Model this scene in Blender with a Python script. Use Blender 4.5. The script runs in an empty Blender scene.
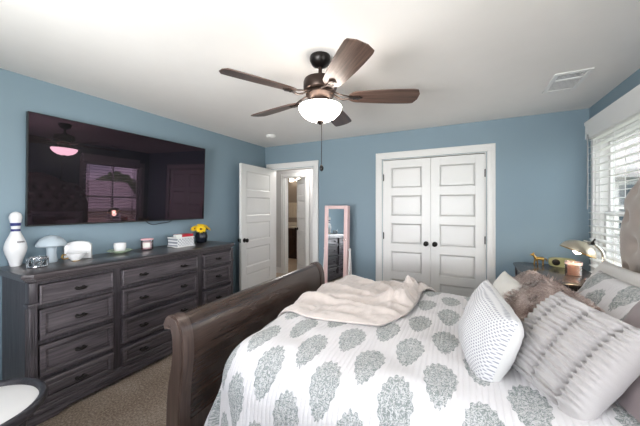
import bpy, bmesh, math, random
from mathutils import Vector, Matrix, noise

C = bpy.context.scene
COL = C.collection
random.seed(7)
PI = math.pi

# ------------------------------------------------------------------ camera
CAM_Z = 1.42
F_PX = 280.0
cd = bpy.data.cameras.new('camera')
cam = bpy.data.objects.new('camera', cd)
COL.objects.link(cam)
cam.location = (0, 0, CAM_Z)
cam.rotation_euler = (PI / 2, 0, math.radians(27.2))
cd.sensor_fit = 'HORIZONTAL'
cd.sensor_width = 36.0
cd.lens = 36.0 * F_PX / 640.0
cd.shift_y = -6.0 / 640.0
cd.clip_start = 0.02
C.camera = cam

# ------------------------------------------------------------------ colour management, world, sun, big lights
C.view_settings.view_transform = 'Standard'
C.view_settings.look = 'None'
C.view_settings.gamma = 1.0
C.view_settings.use_curve_mapping = False
C.view_settings.exposure = 0.05

w = bpy.data.worlds.new('sky')  # bright, mostly cloudy
C.world = w
w.use_nodes = True
wn = w.node_tree
wn.nodes.clear()
wo = wn.nodes.new('ShaderNodeOutputWorld')
wb = wn.nodes.new('ShaderNodeBackground')
sk = wn.nodes.new('ShaderNodeTexSky')
sk.sky_type = 'HOSEK_WILKIE'
sk.sun_direction = Vector((-0.5, -0.45, 0.74)).normalized()
sk.turbidity = 2.6
wc = wn.nodes.new('ShaderNodeTexCoord')
wm = wn.nodes.new('ShaderNodeMapping')
wm.inputs['Scale'].default_value = (1, 1, 2.6)
wz = wn.nodes.new('ShaderNodeTexNoise')
wz.inputs['Scale'].default_value = 2.4
wz.inputs['Detail'].default_value = 7
wr = wn.nodes.new('ShaderNodeValToRGB')
wr.color_ramp.elements[0].position = 0.36
wr.color_ramp.elements[1].position = 0.56
wx = wn.nodes.new('ShaderNodeMixRGB')
wx.inputs['Color2'].default_value = (1.0, 1.0, 1.03, 1)
wn.links.new(wc.outputs['Generated'], wm.inputs['Vector'])
wn.links.new(wm.outputs['Vector'], wz.inputs['Vector'])
wn.links.new(wz.outputs['Fac'], wr.inputs['Fac'])
wn.links.new(wr.outputs['Color'], wx.inputs['Fac'])
wn.links.new(sk.outputs['Color'], wx.inputs['Color1'])
wn.links.new(wx.outputs['Color'], wb.inputs['Color'])
wb.inputs['Strength'].default_value = 9.0
wn.links.new(wb.outputs['Background'], wo.inputs['Surface'])


def light(name, kind, loc, rot, energy, color, size=None, size_y=None, **kw):
    ld = bpy.data.lights.new(name, kind)
    lo = bpy.data.objects.new(name, ld)
    COL.objects.link(lo)
    lo.location = loc
    lo.rotation_euler = rot
    ld.energy = energy
    ld.color = color
    if kind == 'AREA':
        ld.shape = 'RECTANGLE'
        ld.size = size
        ld.size_y = size_y
    elif size is not None:
        ld.shadow_soft_size = size
    for k, v in kw.items():
        setattr(ld, k, v)
    return lo


sun = light('sun', 'SUN', (0, 0, 12), (0, 0, 0), 11.0, (1.0, 0.95, 0.88))
sun.rotation_euler = Vector((0.5, 0.45, -0.74)).to_track_quat('-Z', 'Y').to_euler()
sun.data.angle = 0.02
# fill light added outside the added, unseen window in the wall behind the camera
light('rear_fill_light', 'AREA', (-1.0, -2.6, 0.75), (PI / 2 + 0.3, 0, 0), 290, (0.97, 0.98, 1.0), 2.2, 1.2)
# fill light added outside the added second side window, nearer than the bed
light('side_fill_light', 'AREA', (2.9, 0.42, 0.85), (0, PI / 2 + 0.25, 0), 150, (0.95, 0.98, 1.0), 1.3, 1.3)
# daylight entering through the blind of the side window (sampling portal only)
p = light('side_window_portal', 'AREA', (1.30, 3.13, 1.42), (0, PI / 2, 0), 1, (1, 1, 1), 1.36, 1.10)
p.data.cycles.is_portal = True

# ------------------------------------------------------------------ node helpers


def new_mat(name):
    m = bpy.data.materials.new(name)
    m.use_nodes = True
    nt = m.node_tree
    b = nt.nodes['Principled BSDF']
    return m, nt, b


def sRGB(r, g, b):
    def f(c):
        c /= 255.0
        return c / 12.92 if c <= 0.04045 else ((c + 0.055) / 1.055) ** 2.4
    return (f(r), f(g), f(b), 1.0)


def L(nt, a, b):
    nt.links.new(a, b)


def math_node(nt, op, a, b=None, c=None, clamp=False):
    n = nt.nodes.new('ShaderNodeMath')
    n.operation = op
    n.use_clamp = clamp
    for i, v in enumerate((a, b, c)):
        if v is None:
            continue
        if isinstance(v, (int, float)):
            n.inputs[i].default_value = v
        else:
            L(nt, v, n.inputs[i])
    return n.outputs[0]


def ramp(nt, fac, stops):
    n = nt.nodes.new('ShaderNodeValToRGB')
    els = n.color_ramp.elements
    while len(els) < len(stops):
        els.new(0.5)
    for e, (p_, c_) in zip(els, stops):
        e.position = p_
        e.color = c_ if len(c_) == 4 else (*c_, 1)
    L(nt, fac, n.inputs['Fac'])
    return n.outputs['Color']


def coords(nt, kind='Object', scale=(1, 1, 1), rot=(0, 0, 0)):
    t = nt.nodes.new('ShaderNodeTexCoord')
    mp = nt.nodes.new('ShaderNodeMapping')
    mp.inputs['Scale'].default_value = scale
    mp.inputs['Rotation'].default_value = rot
    L(nt, t.outputs[kind], mp.inputs['Vector'])
    return mp.outputs['Vector']


def tex_noise(nt, vec, scale=5, detail=4, rough=0.5, dist=0.0):
    n = nt.nodes.new('ShaderNodeTexNoise')
    n.inputs['Scale'].default_value = scale
    n.inputs['Detail'].default_value = detail
    n.inputs['Roughness'].default_value = rough
    n.inputs['Distortion'].default_value = dist
    L(nt, vec, n.inputs['Vector'])
    return n.outputs['Fac']


def bump(nt, b, h, strength=0.3, dist=0.01):
    n = nt.nodes.new('ShaderNodeBump')
    n.inputs['Strength'].default_value = strength
    n.inputs['Distance'].default_value = dist
    L(nt, h, n.inputs['Height'])
    L(nt, n.outputs['Normal'], b.inputs['Normal'])
    return n


def plain(name, col, rough=0.5, metal=0.0, spec=0.5, var=0.06, vscale=6, bstr=0.0, bscale=60, bdist=0.004, **kw):
    """procedural base: small tonal wear over one colour, optional bump"""
    m, nt, b = new_mat(name)
    v = coords(nt)
    f = tex_noise(nt, v, vscale, 5)
    lo = tuple(c * (1 - var) for c in col[:3])
    hi = tuple(min(1, c * (1 + var)) for c in col[:3])
    L(nt, ramp(nt, f, [(0.3, lo), (0.7, hi)]), b.inputs['Base Color'])
    b.inputs['Roughness'].default_value = rough
    b.inputs['Metallic'].default_value = metal
    b.inputs['Specular IOR Level'].default_value = spec
    if bstr:
        bump(nt, b, tex_noise(nt, v, bscale, 3), bstr, bdist)
    for k, val in kw.items():
        b.inputs[k].default_value = val
    return m


def wood(name, dark, mid, lite, axis='Y', rough=0.45, bstr=0.25, scale=1.0, coat=0.0):
    m, nt, b = new_mat(name)
    s = {'X': (1.2, 26, 26), 'Y': (26, 1.2, 26), 'Z': (26, 26, 1.2)}[axis]
    s = tuple(k * scale * 1.3 for k in s)
    v = coords(nt, 'Object', s)
    f = tex_noise(nt, v, 2.2, 7, 0.62, 0.6)
    v2 = coords(nt, 'Object', tuple(k * 0.22 for k in s))
    g = tex_noise(nt, v2, 1.7, 3)
    mixv = math_node(nt, 'ADD', math_node(nt, 'MULTIPLY', f, 0.72), math_node(nt, 'MULTIPLY', g, 0.28))
    L(nt, ramp(nt, mixv, [(0.36, dark), (0.5, mid), (0.68, lite)]), b.inputs['Base Color'])
    b.inputs['Roughness'].default_value = rough
    b.inputs['Coat Weight'].default_value = coat
    b.inputs['Coat Roughness'].default_value = 0.2
    bump(nt, b, f, bstr, 0.002)
    return m


def fabric(name, col, rough=0.9, weave=700, bstr=0.25, var=0.08, sheen=0.25, vscale=9):
    m, nt, b = new_mat(name)
    v = coords(nt)
    f = tex_noise(nt, v, vscale, 5)
    g = tex_noise(nt, v, weave * 0.25, 2)
    lo = tuple(c * (1 - var) for c in col[:3])
    hi = tuple(min(1, c * (1 + var)) for c in col[:3])
    mixv = math_node(nt, 'ADD', math_node(nt, 'MULTIPLY', f, 0.6), math_node(nt, 'MULTIPLY', g, 0.4))
    L(nt, ramp(nt, mixv, [(0.3, lo), (0.7, hi)]), b.inputs['Base Color'])
    b.inputs['Roughness'].default_value = rough
    b.inputs['Sheen Weight'].default_value = sheen
    b.inputs['Specular IOR Level'].default_value = 0.2
    bump(nt, b, g, bstr, 0.002)
    return m


def emit(name, col, strength):
    m, nt, b = new_mat(name)
    b.inputs['Base Color'].default_value = col
    b.inputs['Emission Color'].default_value = col
    b.inputs['Emission Strength'].default_value = strength
    v = coords(nt)
    L(nt, ramp(nt, tex_noise(nt, v, 8, 2), [(0.2, tuple(c * .97 for c in col[:3])), (0.8, col)]), b.inputs['Base Color'])
    return m


def thin_glass(name, tint=(0.96, 0.98, 0.98, 1), refl=0.08):
    m, nt, b = new_mat(name)
    out = nt.nodes['Material Output']
    tr = nt.nodes.new('ShaderNodeBsdfTransparent')
    tr.inputs['Color'].default_value = tint
    gl = nt.nodes.new('ShaderNodeBsdfGlossy')
    gl.inputs['Roughness'].default_value = 0.02
    mx = nt.nodes.new('ShaderNodeMixShader')
    lw = nt.nodes.new('ShaderNodeLayerWeight')
    lw.inputs['Blend'].default_value = 0.25
    fac = math_node(nt, 'MULTIPLY_ADD', lw.outputs['Fresnel'], 0.8, refl * 0.4, True)
    L(nt, fac, mx.inputs['Fac'])
    L(nt, tr.outputs[0], mx.inputs[1])
    L(nt, gl.outputs[0], mx.inputs[2])
    L(nt, mx.outputs[0], out.inputs['Surface'])
    return m


# ------------------------------------------------------------------ mesh helpers


def B():
    return bmesh.new()


def tf(verts, M):
    if M is not None:
        for v in verts:
            v.co = M @ v.co


def box(bm, x0, x1, y0, y1, z0, z1, bev=0.0, seg=2, M=None):
    r = bmesh.ops.create_cube(bm, size=1.0)
    vs = r['verts']
    for v in vs:
        v.co = Vector(((x0 + x1) / 2 + v.co.x * (x1 - x0), (y0 + y1) / 2 + v.co.y * (y1 - y0), (z0 + z1) / 2 + v.co.z * (z1 - z0)))
    if bev > 0:
        es = list({e for v in vs for e in v.link_edges})
        r2 = bmesh.ops.bevel(bm, geom=es, offset=bev, segments=seg, profile=0.5, affect='EDGES', clamp_overlap=True)
        vs = list({v for f in r2['faces'] for v in f.verts} | {v for v in vs if v.is_valid})
        # bevel result faces do not include shrunk originals' verts twice; collect connected
        seen, stack = set(vs), list(vs)
        while stack:
            a = stack.pop()
            for e in a.link_edges:
                o = e.other_vert(a)
                if o not in seen:
                    seen.add(o)
                    stack.append(o)
        vs = list(seen)
    tf(vs, M)
    return vs


def lathe(bm, pts, seg=32, M=None, wob=None):
    rings = []
    allv = []
    for (r, z) in pts:
        if r < 1e-5:
            v = bm.verts.new((0, 0, z))
            rings.append([v])
            allv.append(v)
        else:
            ring = []
            for i in range(seg):
                a = 2 * PI * i / seg
                rr = r * (wob(a, z) if wob else 1)
                ring.append(bm.verts.new((rr * math.cos(a), rr * math.sin(a), z)))
            rings.append(ring)
            allv += ring
    for a, b in zip(rings, rings[1:]):
        for i in range(seg):
            j = (i + 1) % seg
            if len(a) == 1 and len(b) == 1:
                break
            if len(a) == 1:
                bm.faces.new((a[0], b[j], b[i]))
            elif len(b) == 1:
                bm.faces.new((a[i], a[j], b[0]))
            else:
                bm.faces.new((a[i], a[j], b[j], b[i]))
    tf(allv, M)
    return allv


def tube(bm, path, r=0.01, seg=10, caps=True, M=None, flat=1.0):
    pts = [Vector(p_) for p_ in path]
    n = len(pts)
    rad = r if isinstance(r, (list, tuple)) else [r] * n
    up = Vector((0, 0, 1))
    rings, allv = [], []
    prev = None
    for i, p_ in enumerate(pts):
        d = (pts[min(i + 1, n - 1)] - pts[max(i - 1, 0)]).normalized()
        if prev is None:
            a = up if abs(d.dot(up)) < 0.95 else Vector((1, 0, 0))
            u = d.cross(a).normalized()
        else:
            u = (prev - d * prev.dot(d)).normalized()
        prev = u
        vv = d.cross(u).normalized()
        ring = []
        for k in range(seg):
            an = 2 * PI * k / seg
            ring.append(bm.verts.new(p_ + u * math.cos(an) * rad[i] + vv * math.sin(an) * rad[i] * flat))
        rings.append(ring)
        allv += ring
    for a, b in zip(rings, rings[1:]):
        for k in range(seg):
            j = (k + 1) % seg
            bm.faces.new((a[k], a[j], b[j], b[k]))
    if caps:
        bm.faces.new(list(reversed(rings[0])))
        bm.faces.new(rings[-1])
    tf(allv, M)
    return allv


def prism(bm, poly, d0, d1, axis='Y', M=None, bev=0.0, seg=2):
    """poly is a list of 2-D points; axis Y: (x,z), X: (y,z), Z: (x,y)"""
    def P(a, b, d):
        return {'Y': (a, d, b), 'X': (d, a, b), 'Z': (a, b, d)}[axis]
    A = [bm.verts.new(P(a, b, d0)) for a, b in poly]
    Bv = [bm.verts.new(P(a, b, d1)) for a, b in poly]
    n = len(poly)
    fs = [bm.faces.new(A), bm.faces.new(list(reversed(Bv)))]
    for i in range(n):
        j = (i + 1) % n
        fs.append(bm.faces.new((A[j], A[i], Bv[i], Bv[j])))
    vs = A + Bv
    if bev:
        es = list(fs[0].edges) + list(fs[1].edges)
        r2 = bmesh.ops.bevel(bm, geom=es, offset=bev, segments=seg, profile=0.5, affect='EDGES', clamp_overlap=True)
        seen = {v for f in r2['faces'] for v in f.verts} | {v for v in vs if v.is_valid}
        stack = list(seen)
        while stack:
            a = stack.pop()
            for e in a.link_edges:
                o = e.other_vert(a)
                if o not in seen:
                    seen.add(o)
                    stack.append(o)
        vs = list(seen)
    tf(vs, M)
    return vs


def obj(name, bm, mat, parent=None, smooth=40, recalc=True):
    if recalc:
        bmesh.ops.recalc_face_normals(bm, faces=bm.faces[:])
    me = bpy.data.meshes.new(name)
    bm.to_mesh(me)
    bm.free()
    if smooth:
        for p_ in me.polygons:
            p_.use_smooth = True
        me.set_sharp_from_angle(angle=math.radians(smooth))
    for m in (mat if isinstance(mat, (list, tuple)) else [mat]):
        me.materials.append(m)
    o = bpy.data.objects.new(name, me)
    COL.objects.link(o)
    if parent is not None:
        o.parent = parent
    return o


def tag(o, label, cat, group=None):
    o['label'] = label
    o['category'] = cat
    if group:
        o['group'] = group
    return o


def thing(name, label, cat, loc=(0, 0, 0), rotz=0.0, group=None):
    o = bpy.data.objects.new(name, None)
    COL.objects.link(o)
    o.empty_display_size = 0.1
    o.location = loc
    o.rotation_euler = (0, 0, rotz)
    return tag(o, label, cat, group)


def struct(name, bm, mat, label=None, cat=None, parent=None, smooth=40):
    o = obj(name, bm, mat, parent, smooth)
    if parent is None:
        o['kind'] = 'structure'
        if label:
            tag(o, label, cat)
    return o


def basis(loc, ex, ey):
    ex = Vector(ex).normalized()
    ey = Vector(ey)
    ey = (ey - ex * ey.dot(ex)).normalized()
    ez = ex.cross(ey)
    M = Matrix((ex, ey, ez)).transposed().to_4x4()
    M.translation = Vector(loc)
    return M


def nz(x, y, z=0.0, s=1.0):
    return noise.noise(Vector((x * s, y * s, z * s)))


# ------------------------------------------------------------------ materials
def wall_paint(name, col):
    return plain(name, col, rough=0.55, var=0.015, vscale=1.5, bstr=0.05, bscale=180, bdist=0.002, spec=0.35)


M_blue = wall_paint('blue_wall_paint', sRGB(130, 150, 162))
M_ceil = plain('ceiling_paint', sRGB(232, 229, 226), rough=0.9, var=0.01, bstr=0.05, bscale=150, spec=0.1)
M_grey = wall_paint('hall_grey_paint', sRGB(205, 203, 202))
M_white = plain('white_trim_paint', sRGB(228, 227, 225), rough=0.35, var=0.012, vscale=3)
M_slat = plain('white_slat', sRGB(236, 236, 234), rough=0.4, var=0.01)
M_black = plain('black_metal', sRGB(30, 27, 26), rough=0.35, metal=0.6, var=0.1)
M_bronze = plain('bronze_metal', sRGB(54, 43, 38), rough=0.35, metal=0.7, var=0.12)
M_blackplastic = plain('black_plastic', sRGB(14, 14, 15), rough=0.3, var=0.05)
M_dres = wood('dresser_wood', sRGB(42, 38, 41), sRGB(72, 66, 70), sRGB(98, 91, 94), 'Y', 0.42, 0.18)
M_dresv = wood('dresser_wood_upright', sRGB(40, 37, 40), sRGB(64, 59, 63), sRGB(88, 82, 86), 'Z', 0.42, 0.3)
M_drestop = wood('dresser_top_wood', sRGB(38, 34, 36), sRGB(62, 56, 58), sRGB(86, 79, 80), 'Y', 0.28, 0.15)
M_bedwood = wood('bed_wood', sRGB(48, 36, 31), sRGB(58, 44, 38), sRGB(72, 56, 49), 'Y', 0.26, 0.02, 1.3, coat=0.4)
M_bedtrim = wood('bed_trim_wood', sRGB(54, 42, 38), sRGB(68, 54, 49), sRGB(84, 69, 63), 'Z', 0.3, 0.03, 0.6, coat=0.4)
M_blade = wood('blade_wood', sRGB(52, 38, 33), sRGB(82, 63, 55), sRGB(116, 94, 84), 'X', 0.35, 0.1)
M_chrome = plain('brushed_nickel', sRGB(200, 198, 194), rough=0.25, metal=0.95, var=0.04)
M_brass = plain('brass', sRGB(176, 142, 78), rough=0.3, metal=0.9, var=0.08)
M_ceramic = plain('white_ceramic', sRGB(224, 224, 225), rough=0.2, var=0.015)
M_glass = thin_glass('window_glass')
M_clear = thin_glass('clear_glass', (0.93, 0.95, 0.96, 1), 0.2)
M_mirror = plain('mirror_silver', sRGB(235, 238, 240), rough=0.01, metal=1.0, var=0.0)
M_pink = plain('blush_pink_paint', sRGB(226, 196, 194), rough=0.45, var=0.03)
M_headb = fabric('taupe_upholstery', sRGB(156, 146, 139), 0.85, 900, 0.2, 0.06, 0.3)
M_mauve = fabric('mauve_sateen', sRGB(142, 128, 130), 0.7, 900, 0.12, 0.05, 0.3)
M_ruche = fabric('silver_grey_ruched_cotton', sRGB(172, 168, 167), 0.75, 900, 0.15, 0.04, 0.3)
M_cream = fabric('cream_linen', sRGB(222, 220, 214), 0.9, 800, 0.2, 0.04, 0.2)
M_throw = fabric('beige_fleece', sRGB(200, 190, 184), 0.95, 500, 0.5, 0.06, 0.5, 30)
M_towel = fabric('ivory_terry', sRGB(226, 216, 200), 0.95, 500, 0.6, 0.05)
M_taupe = fabric('taupe_velvet', sRGB(160, 146, 140), 0.8, 700, 0.2, 0.06, 0.4)
M_bowl = emit('lamp_bowl_glow', (1.0, 0.90, 0.80, 1), 24.0)
M_bulb = emit('bulb_glow', (1.0, 0.80, 0.52, 1), 40.0)
M_vanbulb = emit('vanity_bulb_glow', (1.0, 0.90, 0.76, 1), 5.0)


def carpet_mat():
    m, nt, b = new_mat('speckled_carpet')
    v = coords(nt)
    f = tex_noise(nt, v, 75, 5, 0.75)
    g = tex_noise(nt, v, 3.5, 4)
    mixv = math_node(nt, 'ADD', math_node(nt, 'MULTIPLY', f, 0.8), math_node(nt, 'MULTIPLY', g, 0.2))
    L(nt, ramp(nt, mixv, [(0.3, sRGB(92, 78, 68)), (0.5, sRGB(150, 134, 120)), (0.7, sRGB(206, 192, 178))]), b.inputs['Base Color'])
    b.inputs['Roughness'].default_value = 1.0
    b.inputs['Specular IOR Level'].default_value = 0.05
    bump(nt, b, f, 0.9, 0.02)
    return m


M_carpet = carpet_mat()

# ------------------------------------------------------------------ room shell
XL, XR, YB, YN, ZC = -3.03, 1.15, 3.84, -0.62, 2.44
T = 0.12
# door and window openings
EX0, EX1, DZ = -2.90, -2.09, 2.05          # entry doorway in the back wall
CX0, CX1 = -1.000, 0.235                   # closet
WY0, WY1, WZ0, WZ1 = 2.58, 3.68, 0.74, 2.10  # side window
HY = 4.96                                  # far wall of the hall
BX0, BX1 = -3.40, -2.86                    # bathroom doorway


def quad_floor(name, x0, x1, y0, y1, z0, z1, mat, label, cat):
    bm = B()
    box(bm, x0, x1, y0, y1, z0, z1)
    return struct(name, bm, mat, label, cat)


quad_floor('floor', XL - T, XR + T, YN - T, YB + 0.06, -0.1, 0, M_carpet, 'beige speckled carpet floor of the bedroom', 'floor')
quad_floor('ceiling', XL - T, XR + T, YN - T, YB + T, ZC, ZC + 0.1, M_ceil, 'plain white painted ceiling above the bedroom', 'ceiling')
bm = B()
box(bm, XL - T, XL, YN - T, YB + T, 0, ZC)
struct('wall_left', bm, M_blue, 'blue wall carrying the television', 'wall')
bm = B()
box(bm, XL, EX0, YB, YB + T, 0, ZC)
box(bm, EX0, EX1, YB, YB + T, DZ, ZC)
box(bm, EX1, CX0, YB, YB + T, 0, ZC)
box(bm, CX0, CX1, YB, YB + T, DZ + 0.02, ZC)
box(bm, CX1, XR, YB, YB + T, 0, ZC)
struct('wall_back', bm, M_blue, 'blue wall with the closet doors and the open doorway', 'wall')
bm = B()
VY0, VY1 = -0.10, 0.94                      # second side window, unseen, added to let in daylight nearer than the bed
box(bm, XR, XR + T, YN, VY0, 0, ZC)
box(bm, XR, XR + T, VY1, WY0, 0, ZC)
box(bm, XR, XR + T, VY0, VY1, 0, WZ0)
box(bm, XR, XR + T, VY0, VY1, WZ1, ZC)
box(bm, XR, XR + T, WY1, YB + T, 0, ZC)
box(bm, XR, XR + T, WY0, WY1, 0, WZ0)
box(bm, XR, XR + T, WY0, WY1, WZ1, ZC)
struct('wall_right', bm, M_blue, 'blue wall with the blind covered window', 'wall')
NX0, NX1, NZ0, NZ1 = -1.95, -0.05, 0.88, 2.22  # opening of an unseen rear window, added to let the fill light in
bm = B()
box(bm, XL, NX0, YN - T, YN, 0, ZC)
box(bm, NX1, XR, YN - T, YN, 0, ZC)
box(bm, NX0, NX1, YN - T, YN, 0, NZ0)
box(bm, NX0, NX1, YN - T, YN, NZ1, ZC)
struct('wall_near', bm, M_blue, 'blue wall behind the viewpoint', 'wall')
bm = B()
for a, b_ in ((NX0 - 0.08, NX0), (NX1, NX1 + 0.08)):
    box(bm, a, b_, YN, YN + 0.02, NZ0 - 0.08, NZ1 + 0.08)
box(bm, NX0, NX1, YN, YN + 0.02, NZ1, NZ1 + 0.08)
box(bm, NX0, NX1, YN, YN + 0.03, NZ0 - 0.08, NZ0)
struct('trim_1', bm, M_white, 'white casing of the added rear window, out of view', 'trim')

# closet interior back so the gaps stay dark
bm = B()
box(bm, CX0 - 0.3, CX1 + 0.3, YB + 0.62, YB + 0.70, 0, ZC)
box(bm, CX0 - 0.36, CX0 - 0.3, YB + T, YB + 0.70, 0, ZC)
box(bm, CX1 + 0.3, CX1 + 0.36, YB + T, YB + 0.70, 0, ZC)
box(bm, CX0 - 0.36, CX1 + 0.36, YB + T, YB + 0.70, ZC, ZC + 0.06)
struct('wall_closet', bm, M_grey, 'inner walls of the closet behind the double doors', 'wall')


def casing(bm, x0, x1, zt, yf, wd=0.092, d=0.022):
    """moulded door casing round an opening in a wall facing -Y at y = yf"""
    for k, (wi, dd) in enumerate(((wd, d * 0.55), (wd * 0.62, d * 0.8), (wd * 0.18, d))):
        o0 = 0.0 if k < 2 else wd * 0.82
        i0, i1 = (o0, o0 + wi) if k == 2 else (0.006, wi)
        if k == 1:
            i0, i1 = wd * 0.12, wd * 0.55
        box(bm, x0 - i1, x0 - i0, yf - dd, yf, 0, zt + i0, 0.002, 1)
        box(bm, x1 + i0, x1 + i1, yf - dd, yf, 0, zt + i0, 0.002, 1)
        box(bm, x0 - i1, x1 + i1, yf - dd, yf, zt + i0, zt + i1, 0.002, 1)


def jamb(bm, x0, x1, zt, y0, y1, th=0.015):
    box(bm, x0, x0 + th, y0, y1, 0, zt)
    box(bm, x1 - th, x1, y0, y1, 0, zt)
    box(bm, x0, x1, y0, y1, zt - th, zt)


bm = B()
casing(bm, EX0, EX1, DZ, YB)
jamb(bm, EX0, EX1, DZ, YB, YB + T)
struct('trim_2', bm, M_white, 'white casing round the open bedroom doorway', 'trim')
bm = B()
casing(bm, CX0, CX1, DZ + 0.02, YB)
jamb(bm, CX0, CX1, DZ + 0.02, YB, YB + T, 0.006)
struct('trim_3', bm, M_white, 'white casing round the closet double doors', 'trim')


def baseboard(name, segs, label):
    bm = B()
    for (x0, x1, y0, y1) in segs:
        box(bm, x0, x1, y0, y1, 0, 0.10, 0.003, 1)
        if x1 - x0 < y1 - y0:
            m = (x0 + x1) / 2
            s = 0.003 if x0 < -2 else -0.003
            box(bm, x0 + (0 if s > 0 else .006), x1 - (.006 if s > 0 else 0), y0, y1, 0.10, 0.125, 0.002, 1)
        else:
            box(bm, x0, x1, y0 + 0.006, y1, 0.10, 0.125, 0.002, 1)
    struct(name, bm, M_white, label, 'baseboard')


baseboard('baseboard_left', [(XL, XL + 0.014, YN, YB)], 'white baseboard along the television wall')
baseboard('baseboard_back', [(XL + 0.015, EX0 - 0.094, YB - 0.014, YB), (EX1 + 0.094, CX0 - 0.094, YB - 0.014, YB), (CX1 + 0.094, XR - 0.015, YB - 0.014, YB)], 'white baseboard along the closet wall')
baseboard('baseboard_right', [(XR - 0.014, XR, YN, YB)], 'white baseboard along the window wall')


# doors: five raised panels, built in local coordinates hinge at x = 0, front faces -Y
def door_leaf(width, height, panels, bm, th=0.036, stile=0.105, rail=0.10, bot=0.16):
    ph = (height - bot - rail - rail * (panels - 1)) / panels
    core = th * 0.55
    box(bm, 0.002, width - 0.002, th / 2 - core / 2, th / 2 + core / 2, 0.01, height)
    for s in (0, width - stile):
        box(bm, s, s + stile, 0, th, 0.01, height, 0.0015, 1)
    z = 0.0
    zs = []
    for k in range(panels + 1):
        h = bot if k == 0 else rail
        box(bm, stile, width - stile, 0, th, max(z, 0.01), z + h)
        if k < panels:
            zs.append((z + h, z + h + ph))
        z += h + ph
    for (a, b_) in zs:
        for side in (0, 1):
            # sloping sticking and raised field
            x0, x1 = stile, width - stile
            y_in = th / 2 - core / 2 if side == 0 else th / 2 + core / 2
            y_out = 0.0 if side == 0 else th
            def ring(d, y):
                return [bm.verts.new((x, y, zz)) for x, zz in ((x0 + d, a + d), (x1 - d, a + d), (x1 - d, b_ - d), (x0 + d, b_ - d))]
            yo = y_out + (0.001 if side == 0 else -0.001)
            rings = [ring(0.0, y_out), ring(0.012, y_in), ring(0.018, y_in), ring(0.044, y_out + (y_in - y_out) * 0.25), ring(0.0445, yo + (y_in - y_out) * 0.2)]
            for r0, r1 in zip(rings, rings[1:]):
                for i in range(4):
                    j = (i + 1) % 4
                    bm.faces.new((r0[i], r0[j], r1[j], r1[i]))
            bm.faces.new(rings[-1])


def knob(parent, x, z, y, side=-1, mat=None):
    bm = B()
    M = Matrix.Translation((x, y, z)) @ Matrix.Rotation(PI / 2 if side < 0 else -PI / 2, 4, 'X')
    lathe(bm, [(0, 0), (0.032, 0), (0.032, 0.006), (0.027, 0.010), (0.011, 0.012), (0.010, 0.030), (0.022, 0.036), (0.029, 0.046), (0.029, 0.056), (0.020, 0.066), (0, 0.069)], 24, M)
    o = obj('knob', bm, mat or M_black, parent)
    return o


def hinge(parent, x, z, y):
    bm = B()
    box(bm, x - 0.010, x + 0.010, y - 0.004, y + 0.002, z - 0.045, z + 0.045, 0.001, 1)
    tube(bm, [(x, y - 0.006, z - 0.048), (x, y - 0.006, z + 0.048)], 0.006, 8)
    obj('hinge', bm, M_black, parent)


cw = (CX1 - CX0) / 2 - 0.008
for n_, hx, mir in ((1, CX0 + 0.007, 1), (2, CX1 - 0.007, -1)):
    bm = B()
    door_leaf(cw, DZ, 5, bm)
    o = struct('door_%d' % n_, bm, M_white, 'white five-panel closet door leaf, %s of the pair' % ('the one nearer the standing mirror' if n_ == 1 else 'the one nearer the bedside lamp'), 'door', smooth=25)
    o.location = (hx, YB + 0.012, 0.005)
    if mir < 0:
        o.scale = (-1, 1, 1)
    knob(o, cw - 0.052, 0.94, 0.0)
    for z in (0.24, 1.02, 1.82):
        hinge(o, 0.001, z, 0.0)

# open entry door
bm = B()
door_leaf(0.83, 2.03, 5, bm, stile=0.115)
o = struct('door_3', bm, M_white, 'white five-panel bedroom door standing open beside the dresser', 'door', smooth=25)
o.location = (EX0 + 0.017, YB - 0.004, 0.012)
o.rotation_euler = (0, 0, math.radians(-86.5))
o.scale = (1, 1, 1)
knob(o, 0.765, 0.93, 0.0, -1)
knob(o, 0.765, 0.93, 0.036, 1)
for z in (0.24, 1.02, 1.82):
    hinge(o, 0.001, z, 0.0)
bm = B()
box(bm, 0.830, 0.833, 0.006, 0.030, 0.90, 0.96)
obj('latch_plate', bm, M_chrome, o)

# ------------------------------------------------------------------ hall and bathroom beyond the doorway
M_halltile = plain('hall_floor', sRGB(190, 170, 150), rough=0.5, var=0.12, vscale=5)
quad_floor('floor_hall', -4.9, -1.2, YB + 0.06, 7.0, -0.1, 0.0, M_halltile, 'tan floor running through the hall and bathroom', 'floor')
bm = B()
box(bm, -4.9, -1.2, YB + T, 7.0, ZC, ZC + 0.08)
struct('ceiling_hall', bm, M_ceil, 'white ceiling over the hall and bathroom', 'ceiling')
bm = B()
box(bm, -4.9, BX0, HY, HY + T, 0, ZC)
box(bm, BX1, -1.2, HY, HY + T, 0, ZC)
box(bm, BX0, BX1, HY, HY + T, DZ, ZC)
box(bm, -5.0, -4.9, YB, 7.1, 0, ZC)
box(bm, -1.72, -1.62, YB + T, HY, 0, ZC)
box(bm, -4.9, XL, YB + 0.02, YB + T, 0, ZC)
struct('wall_hall', bm, M_grey, 'pale grey hall walls seen through the open doorway', 'wall')
M_bath = wall_paint('bath_taupe_paint', sRGB(168, 156, 146))
bm = B()
box(bm, -4.9, -1.2, 7.0, 7.1, 0, ZC)
box(bm, -2.55, -2.45, HY + T, 7.0, 0, ZC)
struct('wall_bathroom', bm, M_bath, 'taupe bathroom wall behind the vanity', 'wall')
bm = B()
casing(bm, BX0, BX1, DZ, HY, 0.075)
jamb(bm, BX0, BX1, DZ, HY, HY + T)
struct('trim_4', bm, M_white, 'white casing round the bathroom doorway', 'trim')
bm = B()
box(bm, BX1 + 0.08, -1.72, HY - 0.014, HY, 0, 0.12, 0.003, 1)
box(bm, -4.9, BX0 - 0.08, HY - 0.014, HY, 0, 0.12, 0.003, 1)
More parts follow.
